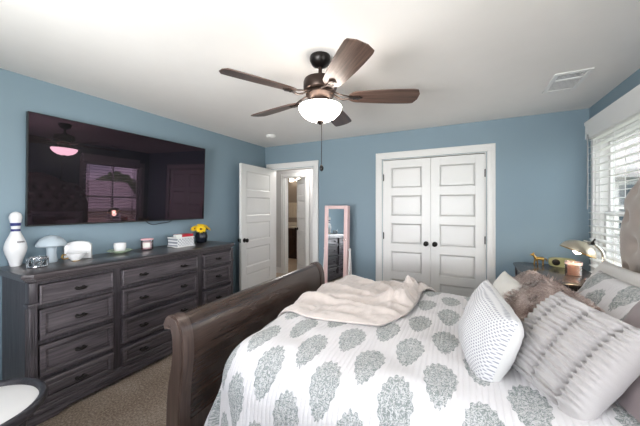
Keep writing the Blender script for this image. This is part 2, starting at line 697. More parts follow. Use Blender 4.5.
struct('baseboard_hall', bm, M_white, 'white baseboard along the hall wall', 'baseboard')
bm = B()
door_leaf(0.52, 2.02, 5, bm, stile=0.09)
o = struct('door_4', bm, M_white, 'narrow white bathroom door ajar beyond the hall', 'door', smooth=25)
o.location = (BX1 - 0.018, HY + 0.06, 0.01)
o.rotation_euler = (0, 0, math.radians(142))
knob(o, 0.47, 0.93, 0.036, 1)
knob(o, 0.47, 0.93, 0.0, -1)

# bathroom vanity
M_vanwood = wood('vanity_wood', sRGB(40, 26, 20), sRGB(66, 45, 36), sRGB(90, 66, 54), 'Z', 0.4, 0.1)
M_stone = plain('pale_countertop', sRGB(226, 218, 208), rough=0.25, var=0.06, vscale=20)
v = thing('bathroom_vanity', 'dark brown vanity cabinet with a pale countertop in the bathroom', 'cabinet', (-4.22, 6.72, 0))
bm = B()
box(bm, -0.55, 0.55, -0.26, 0.26, 0.08, 0.84, 0.003, 1)
box(bm, -0.52, 0.52, -0.20, 0.25, 0.0, 0.08)
obj('body', bm, M_vanwood, v)
for dx in (-0.36, 0.0, 0.36):
    bm = B()
    box(bm, dx - 0.165, dx + 0.165, -0.280, -0.262, 0.12, 0.60, 0.004, 1)
    box(bm, dx - 0.115, dx + 0.115, -0.286, -0.279, 0.17, 0.55, 0.004, 1)
    d = obj('door', bm, M_vanwood, v)
    bm = B()
    lathe(bm, [(0, 0), (0.006, 0), (0.006, 0.015), (0.014, 0.020), (0.012, 0.028), (0, 0.03)], 12, Matrix.Translation((dx + 0.14, -0.284, 0.5)) @ Matrix.Rotation(PI / 2, 4, 'X'))
    obj('knob', bm, M_black, d)
    bm = B()
    box(bm, dx - 0.165, dx + 0.165, -0.280, -0.262, 0.63, 0.80, 0.004, 1)
    obj('drawer', bm, M_vanwood, v)
bm = B()
box(bm, -0.58, 0.58, -0.30, 0.27, 0.84, 0.88, 0.004, 2)
box(bm, -0.58, 0.58, 0.25, 0.27, 0.88, 0.97, 0.003, 1)
obj('countertop', bm, M_stone, v)
m_ = thing('bathroom_mirror', 'framed wall mirror above the bathroom vanity', 'mirror', (-3.84, 6.985, 1.05))
bm = B()
box(bm, -0.42, 0.42, -0.012, 0.0, 0.0, 0.80)
obj('glass', bm, M_mirror, m_)
bm = B()
for a in ((-0.46, -0.42, -0.03, 0.82), (0.42, 0.46, -0.03, 0.82)):
    box(bm, a[0], a[1], -0.02, 0.002, -0.04, 0.84)
box(bm, -0.42, 0.42, -0.02, 0.002, -0.04, 0.0)
box(bm, -0.42, 0.42, -0.02, 0.002, 0.80, 0.84)
obj('frame', bm, M_vanwood, m_)
vl = thing('vanity_light', 'bright bath bar light above the vanity mirror', 'light', (-4.25, 6.99, 2.18))
bm = B()
box(bm, -0.34, 0.34, -0.035, 0.0, 0.0, 0.07, 0.006, 2)
obj('back_plate', bm, M_chrome, vl)
for dx in (-0.24, 0.0, 0.24):
    bm = B()
    lathe(bm, [(0, 0.10), (0.035, 0.10), (0.055, 0.05), (0.062, 0.0), (0.058, -0.02), (0, -0.02)], 20, Matrix.Translation((dx, -0.09, 0.0)))
    obj('shade', bm, M_vanbulb, vl)
tw = thing('hand_towel', 'ivory towel hanging in the bathroom above the countertop', 'towel', (-4.47, 6.95, 1.13))
bm = B()
for (x0, x1, y) in ((-0.14, 0.14, 0.0), (-0.14, 0.14, 0.03)):
    n = 14
    g = [[bm.verts.new((x0 + (x1 - x0) * i / n, y + 0.008 * math.sin(i * 1.3 + y * 40), -0.02 + 0.42 * j / 10)) for i in range(n + 1)] for j in range(11)]
    for j in range(10):
        for i in range(n):
            bm.faces.new((g[j][i], g[j][i + 1], g[j + 1][i + 1], g[j + 1][i]))
tube(bm, [(-0.14, 0.015, 0.40), (0.14, 0.015, 0.40)], 0.019, 10)
obj('cloth', bm, M_towel, tw)
bm = B()
tube(bm, [(-0.17, 0.015, 0.40), (0.17, 0.015, 0.40)], 0.008, 8)
for dx in (-0.17, 0.17):
    tube(bm, [(dx, 0.015, 0.40), (dx, 0.05, 0.40)], 0.010, 8)
obj('towel_bar', bm, M_chrome, tw)
light('hall_fill_light', 'POINT', (-2.6, 4.45, 2.2), (0, 0, 0), 20, (1.0, 0.97, 0.93), 0.12)  # added to brighten the hall; no lamp is modelled there
light('bathroom_lamp', 'POINT', (-3.6, 6.2, 2.0), (0, 0, 0), 8, (1.0, 0.86, 0.68), 0.1)

# ------------------------------------------------------------------ side window and blind
def frame_rect(bm, y0, y1, z0, z1, x0, x1, wd):
    box(bm, x0, x1, y0, y0 + wd, z0, z1)
    box(bm, x0, x1, y1 - wd, y1, z0, z1)
    box(bm, x0, x1, y0 + wd, y1 - wd, z0, z0 + wd)
    box(bm, x0, x1, y0 + wd, y1 - wd, z1 - wd, z1)


bm = B()
frame_rect(bm, WY0, WY1, WZ0, WZ1, XR + 0.02, XR + T, 0.025)
win = struct('window_1', bm, M_white, 'double-hung window behind the white blind', 'window')
zm = 1.36
for (z0, z1, xo) in ((WZ0 + 0.025, zm + 0.02, 0.055), (zm - 0.02, WZ1 - 0.025, 0.085)):
    bm = B()
    y0, y1 = WY0 + 0.025, WY1 - 0.025
    frame_rect(bm, y0, y1, z0, z1, XR + xo, XR + xo + 0.03, 0.04)
    ym = (y0 + y1) / 2
    box(bm, XR + xo + 0.006, XR + xo + 0.024, ym - 0.011, ym + 0.011, z0 + 0.04, z1 - 0.04)
    s = obj('sash', bm, M_white, win)
    bm = B()
    box(bm, XR + xo + 0.013, XR + xo + 0.017, y0 + 0.04, y1 - 0.04, z0 + 0.04, z1 - 0.04)
    obj('pane', bm, M_glass, s)
bm = B()
frame_rect(bm, WY0, WY1, WZ0, WZ1, XR - 0.002, XR + 0.02, 0.012)
box(bm, XR - 0.02, XR, WY0 - 0.08, WY0, WZ0 - 0.09, WZ1 + 0.08, 0.003, 1)
box(bm, XR - 0.02, XR, WY1, WY1 + 0.06, WZ0 - 0.09, WZ1 + 0.08, 0.003, 1)
box(bm, XR - 0.02, XR, WY0, WY1, WZ1, WZ1 + 0.08, 0.003, 1)
box(bm, XR - 0.05, XR, WY0 - 0.1, WY1 + 0.08, WZ0 - 0.03, WZ0, 0.004, 1)
struct('trim_5', bm, M_white, 'white casing and sill of the side window', 'trim')

bm = B()
frame_rect(bm, VY0, VY1, WZ0, WZ1, XR + 0.05, XR + T, 0.05)
box(bm, XR + 0.06, XR + 0.10, VY0 + 0.05, VY1 - 0.05, zm - 0.02, zm + 0.02)
struct('added_window', bm, M_white, 'added second window in the same wall, out of view, nearer than the bed', 'window')  # unseen frame, put in round the added daylight opening
bm = B()
box(bm, XR - 0.02, XR, VY0 - 0.08, VY0, WZ0 - 0.09, WZ1 + 0.08, 0.003, 1)
box(bm, XR - 0.02, XR, VY1, VY1 + 0.08, WZ0 - 0.09, WZ1 + 0.08, 0.003, 1)
box(bm, XR - 0.02, XR, VY0, VY1, WZ1, WZ1 + 0.08, 0.003, 1)
box(bm, XR - 0.05, XR, VY0 - 0.1, VY1 + 0.1, WZ0 - 0.03, WZ0, 0.004, 1)
struct('trim_6', bm, M_white, 'white casing of the added second side window, out of view', 'trim')
bl = thing('window_blind', 'white wide-slat blind with a deep valance on the side window', 'blind', (XR - 0.021, 3.05, 0))
hw = 0.52
bm = B()
prism(bm, [(-0.075, 2.065), (-0.085, 2.075), (-0.085, 2.195), (-0.092, 2.21), (-0.092, 2.235), (-0.065, 2.235), (-0.065, 2.065)], -hw - 0.015, hw + 0.015, 'Y')
box(bm, -0.066, -0.003, hw, hw + 0.012, 2.07, 2.23)
box(bm, -0.066, -0.003, -hw - 0.012, -hw, 2.07, 2.23)
obj('valance', bm, M_white, bl)
bm = B()
box(bm, -0.062, -0.004, -hw + 0.004, hw - 0.004, 2.09, 2.15)
obj('headrail', bm, M_white, bl)
bm = B()
pitch, zt, zb = 0.0625, 2.055, 0.74
k = 0
z = zt
while z > zb:
    M = Matrix.Translation((-0.034, 0, z)) @ Matrix.Rotation(math.radians(-6), 4, 'Y')
    n = 6
    top, bot = [], []
    for i in range(n + 1):
        x = -0.031 + 0.062 * i / n
        c = 0.003 * (1 - (2 * i / n - 1) ** 2)
        top.append((x, c + 0.0016))
        bot.append((x, c - 0.0016))
    prism(bm, top + bot[::-1], -hw + 0.004, hw - 0.004, 'Y', M)
    z -= pitch
obj('slat_panel', bm, M_slat, bl)
bm = B()
box(bm, -0.060, -0.010, -hw + 0.004, hw - 0.004, 0.700, 0.722, 0.004, 1)
obj('bottom_rail', bm, M_slat, bl)
for dy in (-0.42, 0.0, 0.42):
    bm = B()
    for dx in (-0.066, -0.002):
        box(bm, dx - 0.0008, dx + 0.0008, dy - 0.004, dy + 0.004, 0.72, 2.09)
    obj('ladder_cord', bm, M_slat, bl)
bm = B()
tube(bm, [(-0.098, 0.43, 2.10), (-0.099, 0.428, 1.40)], 0.006, 8)
M_wand = plain('grey_wand', sRGB(120, 124, 126), rough=0.35)
obj('tilt_wand', bm, M_wand, bl)

# ------------------------------------------------------------------ exterior
M_lawn = plain('lawn_green', sRGB(120, 122, 104), rough=0.95, var=0.25, vscale=0.6)
bm = B()
box(bm, -60, 140, -100, 140, -3.2, -3.0)
gr = struct('ground', bm, M_lawn, 'grass ground outside the window', 'ground')


def siding(name, col):
    m, nt, b = new_mat(name)
    vec = coords(nt)
    sp = nt.nodes.new('ShaderNodeSeparateXYZ')
    L(nt, vec, sp.inputs[0])
    fr = math_node(nt, 'FRACT', math_node(nt, 'MULTIPLY', sp.outputs['Z'], 5.5))
    L(nt, ramp(nt, fr, [(0.0, tuple(c * .55 for c in col[:3])), (0.12, col)]), b.inputs['Base Color'])
    b.inputs['Roughness'].default_value = 0.7
    bump(nt, b, fr, 0.3, 0.02)
    return m


M_sid = siding('pale_grey_siding', sRGB(214, 214, 216))
M_sid2 = siding('tan_siding', sRGB(196, 180, 162))
M_roof = plain('roof_shingle', sRGB(176, 172, 172), rough=0.9, var=0.2, vscale=14)
M_dkglass = plain('dark_window_glass', sRGB(60, 72, 84), rough=0.1, var=0.1)


def house(loc, rot, wx, wy, h, mat, label):
    t = thing('house', label, 'house', loc, rot)
    bm = B()
    box(bm, -wx / 2, wx / 2, -wy / 2, wy / 2, 0, h)
    prism(bm, [(-wy / 2, h), (wy / 2, h), (0, h + wy * 0.33)], -wx / 2, wx / 2, 'X')
    obj('wall', bm, mat, t)
    bm = B()
    prism(bm, [(-wy / 2 - .5, h - 0.3), (0, h + wy * 0.33 + .05), (wy / 2 + .5, h - 0.3), (wy / 2 + .5, h - 0.05), (0, h + wy * 0.33 + .3), (-wy / 2 - .5, h - 0.05)], -wx / 2 - .4, wx / 2 + .4, 'X')
    obj('roof', bm, M_roof, t)
    for zf in (0.9, 3.6):
        for x in (-wx * 0.3, 0.0, wx * 0.3):
            for sy in (-1, 1):
                if zf + 1.5 > h:
                    continue
                bm = B()
                y = sy * (wy / 2 + 0.03)
                for (a0, a1, c0, c1) in ((x - .6, x - .48, zf, zf + 1.6), (x + .48, x + .6, zf, zf + 1.6), (x - .48, x + .48, zf, zf + .1), (x - .48, x + .48, zf + 1.5, zf + 1.6), (x - .48, x + .48, zf + .77, zf + .83)):
                    box(bm, a0, a1, y - 0.05, y + 0.05, c0, c1)
                f = obj('window', bm, M_white, t)
                bm = B()
                box(bm, x - .48, x + .48, y - 0.015, y + 0.015, zf + .1, zf + 1.5)
                obj('pane', bm, M_dkglass, f)
    return t


house((5.5, 15.5, -3.0), math.radians(-12), 9.5, 7.5, 5.6, M_sid, 'pale grey neighbouring house seen through the blind beside the headboard')
house((30.0, 10.0, -3.6), math.radians(90), 11.0, 7.0, 3.0, M_sid2, 'low tan house across the lawn reflected in the television')
M_leaf = plain('tree_leaf', sRGB(70, 92, 52), rough=0.9, var=0.4, vscale=3)
M_bark = plain('tree_bark', sRGB(84, 68, 56), rough=0.95, var=0.2)


def tree(x, y, h, seed, label):
    rnd = random.Random(seed)
    t = thing('tree', label, 'tree', (x, y, -3.0), 0, 'trees beyond the lawn')
    bm = B()
    tube(bm, [(0, 0, 0), (0.1, 0, h * 0.3), (0, 0.1, h * 0.7)], [0.25, 0.18, 0.08], 8)
    obj('trunk', bm, M_bark, t)
    bm = B()
    for k in range(9):
        r = rnd.uniform(0.16, 0.26) * h
        c = Vector((rnd.uniform(-.25, .25) * h, rnd.uniform(-.25, .25) * h, rnd.uniform(.42, .85) * h))
        q = bmesh.ops.create_icosphere(bm, subdivisions=3, radius=r)
        for v in q['verts']:
            d = v.co.normalized()
            v.co = c + v.co * (1 + 0.35 * noise.noise(d * 3.1 + c))
    obj('crown', bm, M_leaf, t)


for i, (x, y, h) in enumerate(((38, -1, 6.5), (42, 20, 7.0), (38, 30, 7.5), (20, 21, 6.0), (36, -13, 6.5))):
    tree(x, y, h, 10 + i, 'green bushy tree beyond the lawn outside the window')

# ------------------------------------------------------------------ dresser
DXF, DY0, DY1, DZT = -2.49, 0.745, 2.54, 0.985
dr = thing('dresser', 'long weathered dark wood dresser with many drawers under the television', 'dresser', (XL + 0.02, (DY0 + DY1) / 2, 0))
fx = DXF - (XL + 0.02)          # local x of the front face
hl = (DY1 - DY0) / 2
bm = B()
box(bm, 0.01, fx - 0.050, -hl + 0.012, hl - 0.012, 0.10, 0.945, 0.003, 1)
obj('carcass', bm, M_dresv, dr)
# top slab with clipped front corners and a stepped edge
bm = B()
for (z0, z1, o_) in ((0.955, DZT, 0.030), (0.940, 0.956, 0.018), (0.925, 0.941, 0.006)):
    c = 0.045
    poly = [(0.0, -hl - o_), (fx + o_ - c, -hl - o_), (fx + o_, -hl - o_ + c), (fx + o_, hl + o_ - c), (fx + o_ - c, hl + o_), (0.0, hl + o_)]
    prism(bm, poly, z0, z1, 'Z', bev=0.005, seg=2)
obj('top', bm, M_drestop, dr)
# face frame
cols = [(0.793, 1.237), (1.296, 2.030), (2.107, 2.500)]
mid = (DY0 + DY1) / 2
cols = [(a - mid, b_ - mid) for a, b_ in cols]
rows = [(0.768, 0.905), (0.532, 0.742), (0.293, 0.503), (0.110, 0.266)]
bm = B()
ys = [-hl + 0.07] + [v for c_ in cols for v in c_] + [hl - 0.035]
for (a, b_) in ((ys[0] - 0.02, ys[1]), (ys[2], ys[3]), (ys[4], ys[5]), (ys[6], ys[7] + 0.02)):
    box(bm, fx - 0.055, fx - 0.020, a, b_, 0.10, 0.925)
for (z0, z1) in ((0.905, 0.926), (0.742, 0.768), (0.503, 0.532), (0.266, 0.293), (0.09, 0.110)):
    box(bm, fx - 0.055, fx - 0.022, -hl + 0.03, hl - 0.03, z0, z1)
obj('face_frame', bm, M_dresv, dr)


def pilaster(y0, y1):
    bm = B()
    yc, wdt = (y0 + y1) / 2, (y1 - y0)
    box(bm, fx - 0.06, fx + 0.004, y0, y1, 0.13, 0.775, 0.004, 1)
    n = 3
    for i in range(n):
        y = yc + (i - (n - 1) / 2) * wdt * 0.27
        tube(bm, [(fx + 0.003, y, 0.15), (fx + 0.003, y, 0.755)], wdt * 0.115, 10)
    for i in range(2):
        x = fx - 0.018 - i * 0.022
        tube(bm, [(x, y0 + 0.001 if y0 < 0 else y1 - 0.001, 0.15), (x, y0 + 0.001 if y0 < 0 else y1 - 0.001, 0.755)], 0.007, 10)
    box(bm, fx - 0.065, fx + 0.010, y0 - 0.006, y1 + 0.006, 0.768, 0.790, 0.004, 2)
    box(bm, fx - 0.060, fx + 0.003, y0, y1, 0.79, 0.925, 0.006, 2)
    obj('pilaster', bm, M_dresv, dr)


pilaster(-hl, -hl + 0.045)
pilaster(hl - 0.036, hl)
bm = B()
o_ = 0.03
for (z0, z1, o_) in ((0.0, 0.055, 0.022), (0.055, 0.085, 0.012), (0.085, 0.108, 0.004)):
    c = 0.035
    if z0 == 0.0:
        # plinth arches up between the feet
        prism(bm, [(-hl - o_, 0.0), (-hl + 0.14, 0.0), (-hl + 0.20, 0.035), (hl - 0.20, 0.035), (hl - 0.14, 0.0), (hl + o_, 0.0), (hl + o_, z1), (-hl - o_, z1)], fx - 0.03, fx + o_, 'X', bev=0.004)
        box(bm, 0.02, fx - 0.02, -hl - o_, -hl + 0.02, 0.0, z1, 0.004)
        box(bm, 0.02, fx - 0.02, hl - 0.02, hl + o_, 0.0, z1, 0.004)
    else:
        poly = [(0.0, -hl - o_), (fx + o_ - c, -hl - o_), (fx + o_, -hl - o_ + c), (fx + o_, hl + o_ - c), (fx + o_ - c, hl + o_), (0.0, hl + o_)]
        prism(bm, poly, z0, z1, 'Z', bev=0.004)
obj('plinth', bm, M_dres, dr)


def pull(parent, y, z, x):
    bm = B()
    M = Matrix.Translation((x, y, z))
    for s in (-1, 1):
        vs = lathe(bm, [(0, 0), (0.012, 0.0), (0.012, 0.003), (0.006, 0.006), (0.005, 0.018), (0.0, 0.019)], 12, Matrix.Rotation(PI / 2, 4, 'Y'))
        tf(vs, M @ Matrix.Translation((0, s * 0.020, 0)))
    pts, rr = [], []
    for i in range(9):
        a = -1 + 2 * i / 8
        pts.append((0.020 + 0.004 * (1 - a * a), a * 0.036, -0.004 * (1 - a * a)))
        rr.append(0.005 + 0.009 * (1 - a * a) ** 0.7)
    tube(bm, pts, rr, 12, True, M, 0.75)
    obj('handle', bm, M_black, parent)


for ci, (y0, y1) in enumerate(cols):
    for ri, (z0, z1) in enumerate(rows):
        bm = B()
        g = 0.004
        a0, a1, b0, b1 = y0 + g, y1 - g, z0 + g, z1 - g
        box(bm, fx - 0.06, fx - 0.004, a0, a1, b0, b1)
        # frame moulding round the front, then a sunk bevel down to the field
        def ring(d, x):
            return [bm.verts.new((x, y, z)) for y, z in ((a0 + d, b0 + d), (a1 - d, b0 + d), (a1 - d, b1 - d), (a0 + d, b1 - d))]
        if ri == 0:
            prof = [(0.0, fx - 0.004), (0.0, fx + 0.006), (0.006, fx + 0.011), (0.010, fx + 0.011), (0.015, fx + 0.004), (0.02, fx + 0.003)]
        else:
            prof = [(0.0, fx - 0.004), (0.0, fx + 0.008), (0.006, fx + 0.013), (0.026, fx + 0.013), (0.030, fx + 0.010), (0.034, fx - 0.001), (0.040, fx - 0.001), (0.046, fx + 0.004), (0.05, fx + 0.004)]
        rings = [ring(d, x) for d, x in prof]
        for r0, r1 in zip(rings, rings[1:]):
            for i in range(4):
                j = (i + 1) % 4
                bm.faces.new((r0[i], r0[j], r1[j], r1[i]))
        bm.faces.new(rings[-1])
        d = obj('drawer', bm, M_dres, dr, 25)
        zc = (z0 + z1) / 2
        yy = [(y0 + y1) / 2] if ci != 1 else [y0 + 0.17, y1 - 0.17]
        for y in yy:
            pull(d, y, zc, fx + 0.003)

# ------------------------------------------------------------------ television
def screen_mat():
    m, nt, b = new_mat('tv_screen_glass')
    out = nt.nodes['Material Output']
    b.inputs['Base Color'].default_value = (0.003, 0.003, 0.004, 1)
    b.inputs['Roughness'].default_value = 0.25
    b.inputs['Specular IOR Level'].default_value = 0.1
    gl = nt.nodes.new('ShaderNodeBsdfGlossy')
    gl.inputs['Color'].default_value = (0.038, 0.023, 0.033, 1)
    gl.inputs['Roughness'].default_value = 0.012
    ad = nt.nodes.new('ShaderNodeAddShader')
    L(nt, b.outputs[0], ad.inputs[0])
    L(nt, gl.outputs[0], ad.inputs[1])
    L(nt, ad.outputs[0], out.inputs['Surface'])
    return m


TVY0, TVY1, TVZ0, TVZ1 = 0.882, 2.48, 1.268, 2.155
tv = thing('television', 'large flat black television hanging on the blue wall above the dresser', 'television', (-2.948, (TVY0 + TVY1) / 2, (TVZ0 + TVZ1) / 2))
tv.rotation_euler = (0, math.radians(2.0), math.radians(-2.3))
th_, tw_ = (TVZ1 - TVZ0) / 2, (TVY1 - TVY0) / 2
bm = B()
box(bm, -0.030, -0.001, -tw_, tw_, -th_, th_, 0.003, 1)
obj('housing', bm, M_blackplastic, tv)
bm = B()
box(bm, -0.002, 0.001, -tw_ + 0.006, tw_ - 0.006, -th_ + 0.012, th_ - 0.006)
obj('screen', bm, screen_mat(), tv)
bm = B()
frame_rect(bm, -tw_, tw_, -th_, th_, -0.004, 0.0025, 0.006)
obj('bezel', bm, M_blackplastic, tv)
bm = B()
box(bm, -0.062, -0.028, -0.2, 0.2, -0.15, 0.15, 0.003, 1)
obj('wall_mount', bm, M_black, tv)
bm = B()
pts = []
for i in range(25):
    a = i / 24
    pts.append((-3.018, 1.80 + 0.30 * a, 1.275 - 0.05 * math.sin(PI * a) - 0.012 * math.sin(2.6 * PI * a)))
tube(bm, pts, 0.004, 6)
o = obj('television_cable', bm, M_blackplastic)
tag(o, 'thin black cable sagging below the bottom edge of the television', 'cable')

# ------------------------------------------------------------------ ceiling fan
FC = (-0.867, 1.69)
fan = thing('ceiling_fan', 'bronze five-blade ceiling fan with a glowing bowl light', 'ceiling fan', (FC[0], FC[1], ZC))
bm = B()
lathe(bm, [(0, 0), (0.068, 0), (0.072, -0.012), (0.070, -0.030), (0.055, -0.058), (0.030, -0.072), (0.016, -0.076), (0, -0.076)], 36)
obj('canopy', bm, M_black, fan)
bm = B()
tube(bm, [(0, 0, -0.07), (0, 0, -0.17)], 0.013, 16)
obj('downrod', bm, M_bronze, fan)
bm = B()
lathe(bm, [(0, -0.150), (0.024, -0.152), (0.028, -0.165), (0.072, -0.172), (0.108, -0.186), (0.114, -0.205), (0.114, -0.240), (0.108, -0.256), (0.085, -0.266), (0, -0.266)], 40)
obj('motor_housing', bm, M_bronze, fan)
bm = B()
lathe(bm, [(0, -0.262), (0.080, -0.262), (0.096, -0.275), (0.098, -0.288), (0.084, -0.304), (0.070, -0.318), (0.070, -0.340), (0.098, -0.352), (0.106, -0.362), (0.106, -0.374), (0.085, -0.376), (0, -0.376)], 40)
obj('light_fitter', bm, M_bronze, fan)
bm = B()
lathe(bm, [(0.110, -0.364), (0.142, -0.366), (0.146, -0.373), (0.142, -0.388), (0.130, -0.410), (0.108, -0.433), (0.076, -0.452), (0.036, -0.462), (0, -0.464)], 48)
obj('glass_bowl', bm, M_bowl, fan)
bm = B()
lathe(bm, [(0, -0.460), (0.024, -0.462), (0.026, -0.469), (0.014, -0.477), (0.010, -0.484), (0, -0.488)], 20)
obj('finial', bm, M_bronze, fan)
bm = B()
tube(bm, [(0.02, -0.02, -0.440), (0.02, -0.018, -0.60), (0.02, -0.02, -0.762)], 0.0022, 6)
ch = obj('pull_chain', bm, M_bronze, fan)
bm = B()
lathe(bm, [(0, -0.762), (0.006, -0.765), (0.013, -0.779), (0.014, -0.791), (0.008, -0.803), (0, -0.807)], 14, Matrix.Translation((0.02, -0.02, 0)))
obj('chain_bob', bm, M_black, ch)
for k in range(5):
    ang = math.radians(26 + 72 * k)
    Mz = Matrix.Rotation(ang, 4, 'Z')
    zb_ = -0.300
    bm = B()
    # curved bracket arm splitting round a ring
    for s in (-1, 1):
        pts = [(0.085, s * 0.018, -0.272), (0.120, s * 0.034, -0.292), (0.155, s * 0.036, -0.304), (0.190, s * 0.022, -0.305), (0.215, s * 0.012, -0.303)]
        tube(bm, pts, 0.008, 8, True, Mz, 0.7)
    prism(bm, [(0.195, -0.018), (0.26, -0.026), (0.285, 0.0), (0.26, 0.026), (0.195, 0.018)], -0.311, -0.305, 'Z', Mz, bev=0.001)
    arm = obj('blade_bracket', bm, M_bronze, fan)
    for (x, y) in ((0.225, -0.012), (0.225, 0.012), (0.262, 0.0)):
        bm = B()
        lathe(bm, [(0, -0.315), (0.005, -0.314), (0.006, -0.311), (0, -0.311)], 10, Mz @ Matrix.Translation((x, y, 0)))
        obj('screw', bm, M_black, arm)
    bm = B()
    n = 24
    lo_, hi_ = [], []
    for i in range(n + 1):
        a = i / n
        x = 0.195 + (0.662 - 0.195) * a
        hwid = 0.053 + 0.024 * math.sin(min(1, a * 1.25) * PI / 2)
        if a < 0.06:
            hwid *= (a / 0.06) ** 0.4 if a > 0 else 0.55
        if a > 0.93:
            hwid *= max(0.0, 1 - ((a - 0.93) / 0.07) ** 2.4 * 0.62)
        lo_.append((x, -hwid))
        hi_.append((x, hwid))
    vs = prism(bm, lo_ + hi_[::-1], -0.0035, 0.0035, 'Z', bev=0.0015, seg=1)
    bo = obj('blade', bm, M_blade, fan)
    bo.matrix_local = Mz @ Matrix.Translation((0, 0, zb_)) @ Matrix.Rotation(math.radians(-13), 4, 'X')

for c in fan.children:
    if c.name != 'canopy':
        c.location.z += 0.025

# ------------------------------------------------------------------ ceiling vent and smoke detector
ve = thing('ceiling_vent', 'white slotted air vent set in the ceiling', 'vent', (0.735, 2.93, ZC), math.radians(0))
bm = B()
vx, vy = 0.085, 0.17
for a in ((-vx - .03, vx + .03, -vy - .03, -vy), (-vx - .03, vx + .03, vy, vy + .03), (-vx - .03, -vx, -vy, vy), (vx, vx + .03, -vy, vy)):
    box(bm, *a, -0.010, 0.0, 0.002, 1)
obj('frame', bm, M_white, ve)
bm = B()
for i in range(13):
    y = -vy + 0.012 + i * (2 * vy - 0.024) / 12
    M = Matrix.Translation((0, y, -0.004)) @ Matrix.Rotation(math.radians(38), 4, 'X')
    box(bm, -vx, vx, -0.009, 0.009, -0.001, 0.001, M=M)
box(bm, -vx, vx, -0.068, -0.052, -0.011, -0.001)
obj('louver_panel', bm, M_slat, ve)
bm = B()
box(bm, -vx, vx, -vy, vy, -0.0005, 0.003)
M_duct = plain('duct_grey', sRGB(120, 120, 128), rough=0.6)
obj('duct_back', bm, M_duct, ve)
bm = B()
lathe(bm, [(0, 0), (0.066, 0), (0.068, -0.008), (0.064, -0.022), (0.050, -0.034), (0.028, -0.038), (0, -0.038)], 32)
sd = thing('smoke_detector', 'small round white smoke detector on the ceiling', 'smoke detector', (-2.44, 3.22, ZC))
obj('cover', bm, M_white, sd)
bm = B()
lathe(bm, [(0, -0.037), (0.010, -0.038), (0.010, -0.041), (0, -0.0415)], 16, Matrix.Translation((0.02, -0.01, 0)))
obj('test_button', bm, M_slat, sd)

# ------------------------------------------------------------------ bed
BY0, BY1 = 0.985, 2.665
BYC = (BY0 + BY1) / 2
bed = thing('sleigh_bed', 'dark wooden sleigh bed with a tufted taupe headboard', 'bed', (0, BYC, 0))
# footboard profile in x, z (centre line with half thickness)
cen = [(-1.398, 0.10, .044), (-1.400, 0.22, .044), (-1.398, 0.34, .042), (-1.388, 0.44, .040), (-1.372, 0.53, .036), (-1.360, 0.61, .034), (-1.360, 0.68, .032), (-1.368, 0.735, .031), (-1.384, 0.772, .030), (-1.404, 0.790, .029), (-1.426, 0.788, .028), (-1.440, 0.772, .026), (-1.438, 0.754, .020)]


def catmull(pts, m=6):
    out = []
    P = [pts[0]] + list(pts) + [pts[-1]]
    for i in range(1, len(P) - 2):
        for k in range(m):
            t = k / m
            q = []
            for c in range(len(pts[0])):
                p0, p1, p2, p3 = P[i - 1][c], P[i][c], P[i + 1][c], P[i + 2][c]
                q.append(0.5 * ((2 * p1) + (-p0 + p2) * t + (2 * p0 - 5 * p1 + 4 * p2 - p3) * t * t + (-p0 + 3 * p1 - 3 * p2 + p3) * t ** 3))
            out.append(tuple(q))
    out.append(tuple(pts[-1]))
    return out


def offset_poly(cl, grow=0.0):
    """outline of a thick centre line (x, z, half)"""
    Lf, Rt = [], []
    n = len(cl)
    for i in range(n):
        a, b_ = cl[max(i - 1, 0)], cl[min(i + 1, n - 1)]
        d = Vector((b_[0] - a[0], b_[1] - a[1]))
        d.normalize()
        nn = Vector((-d.y, d.x))
        h = cl[i][2] + grow
        Lf.append((cl[i][0] + nn.x * h, cl[i][1] + nn.y * h))
        Rt.append((cl[i][0] - nn.x * h, cl[i][1] - nn.y * h))
    return Lf, Rt


def strip_solid(bm, cl, y0, y1, grow=0.0, bev=0.0):
    Lf, Rt = offset_poly(cl, grow)
    n = len(Lf)
    V = {}
    for s, y in ((0, y0), (1, y1)):
        V[s] = ([bm.verts.new((x, y, z)) for x, z in Lf], [bm.verts.new((x, y, z)) for x, z in Rt])
    for i in range(n - 1):
        bm.faces.new((V[0][0][i], V[0][0][i + 1], V[1][0][i + 1], V[1][0][i]))
        bm.faces.new((V[0][1][i], V[0][1][i + 1], V[1][1][i + 1], V[1][1][i]))
        for s in (0, 1):
            bm.faces.new((V[s][0][i], V[s][0][i + 1], V[s][1][i + 1], V[s][1][i]))
    for i in (0, n - 1):
        bm.faces.new((V[0][0][i], V[0][1][i], V[1][1][i], V[1][0][i]))


cl = catmull(cen)
bm = B()
strip_solid(bm, cl, BY0 + 0.05 - BYC, BY1 - 0.05 - BYC)
obj('footboard_panel', bm, M_bedwood, bed, 50)
for s in (-1, 1):
    bm = B()
    ya = (BY1 - BYC) * s
    yb = ya - s * 0.055
    strip_solid(bm, cl, min(ya, yb), max(ya, yb), 0.012)
    # moulded bead along the inner edge of the post
    strip_solid(bm, cl, min(yb, yb - s * .014), max(yb, yb - s * .014), 0.006)
    strip_solid(bm, cl, min(ya - s * .008, ya + s * .008), max(ya - s * .008, ya + s * .008), 0.003)
    box(bm, -1.455, -1.340, min(ya, yb) - .006, max(ya, yb) + .006, 0.0, 0.11, 0.006, 2)
    obj('footboard_post', bm, M_bedtrim, bed, 50)
bm = B()
strip_solid(bm, [(-1.398, 0.115, .048), (-1.398, 0.22, .048), (-1.398, 0.235, .044)], BY0 + 0.05 - BYC, BY1 - 0.05 - BYC)
obj('footboard_rail', bm, M_bedtrim, bed, 50)
for s in (-1, 1):
    bm = B()
    ya = (BY1 - BYC - 0.02) * s
    yb = ya - s * 0.035
    box(bm, -1.36, 0.97, min(ya, yb), max(ya, yb), 0.08, 0.22, 0.006, 2)
    obj('side_rail', bm, M_bedwood, bed)
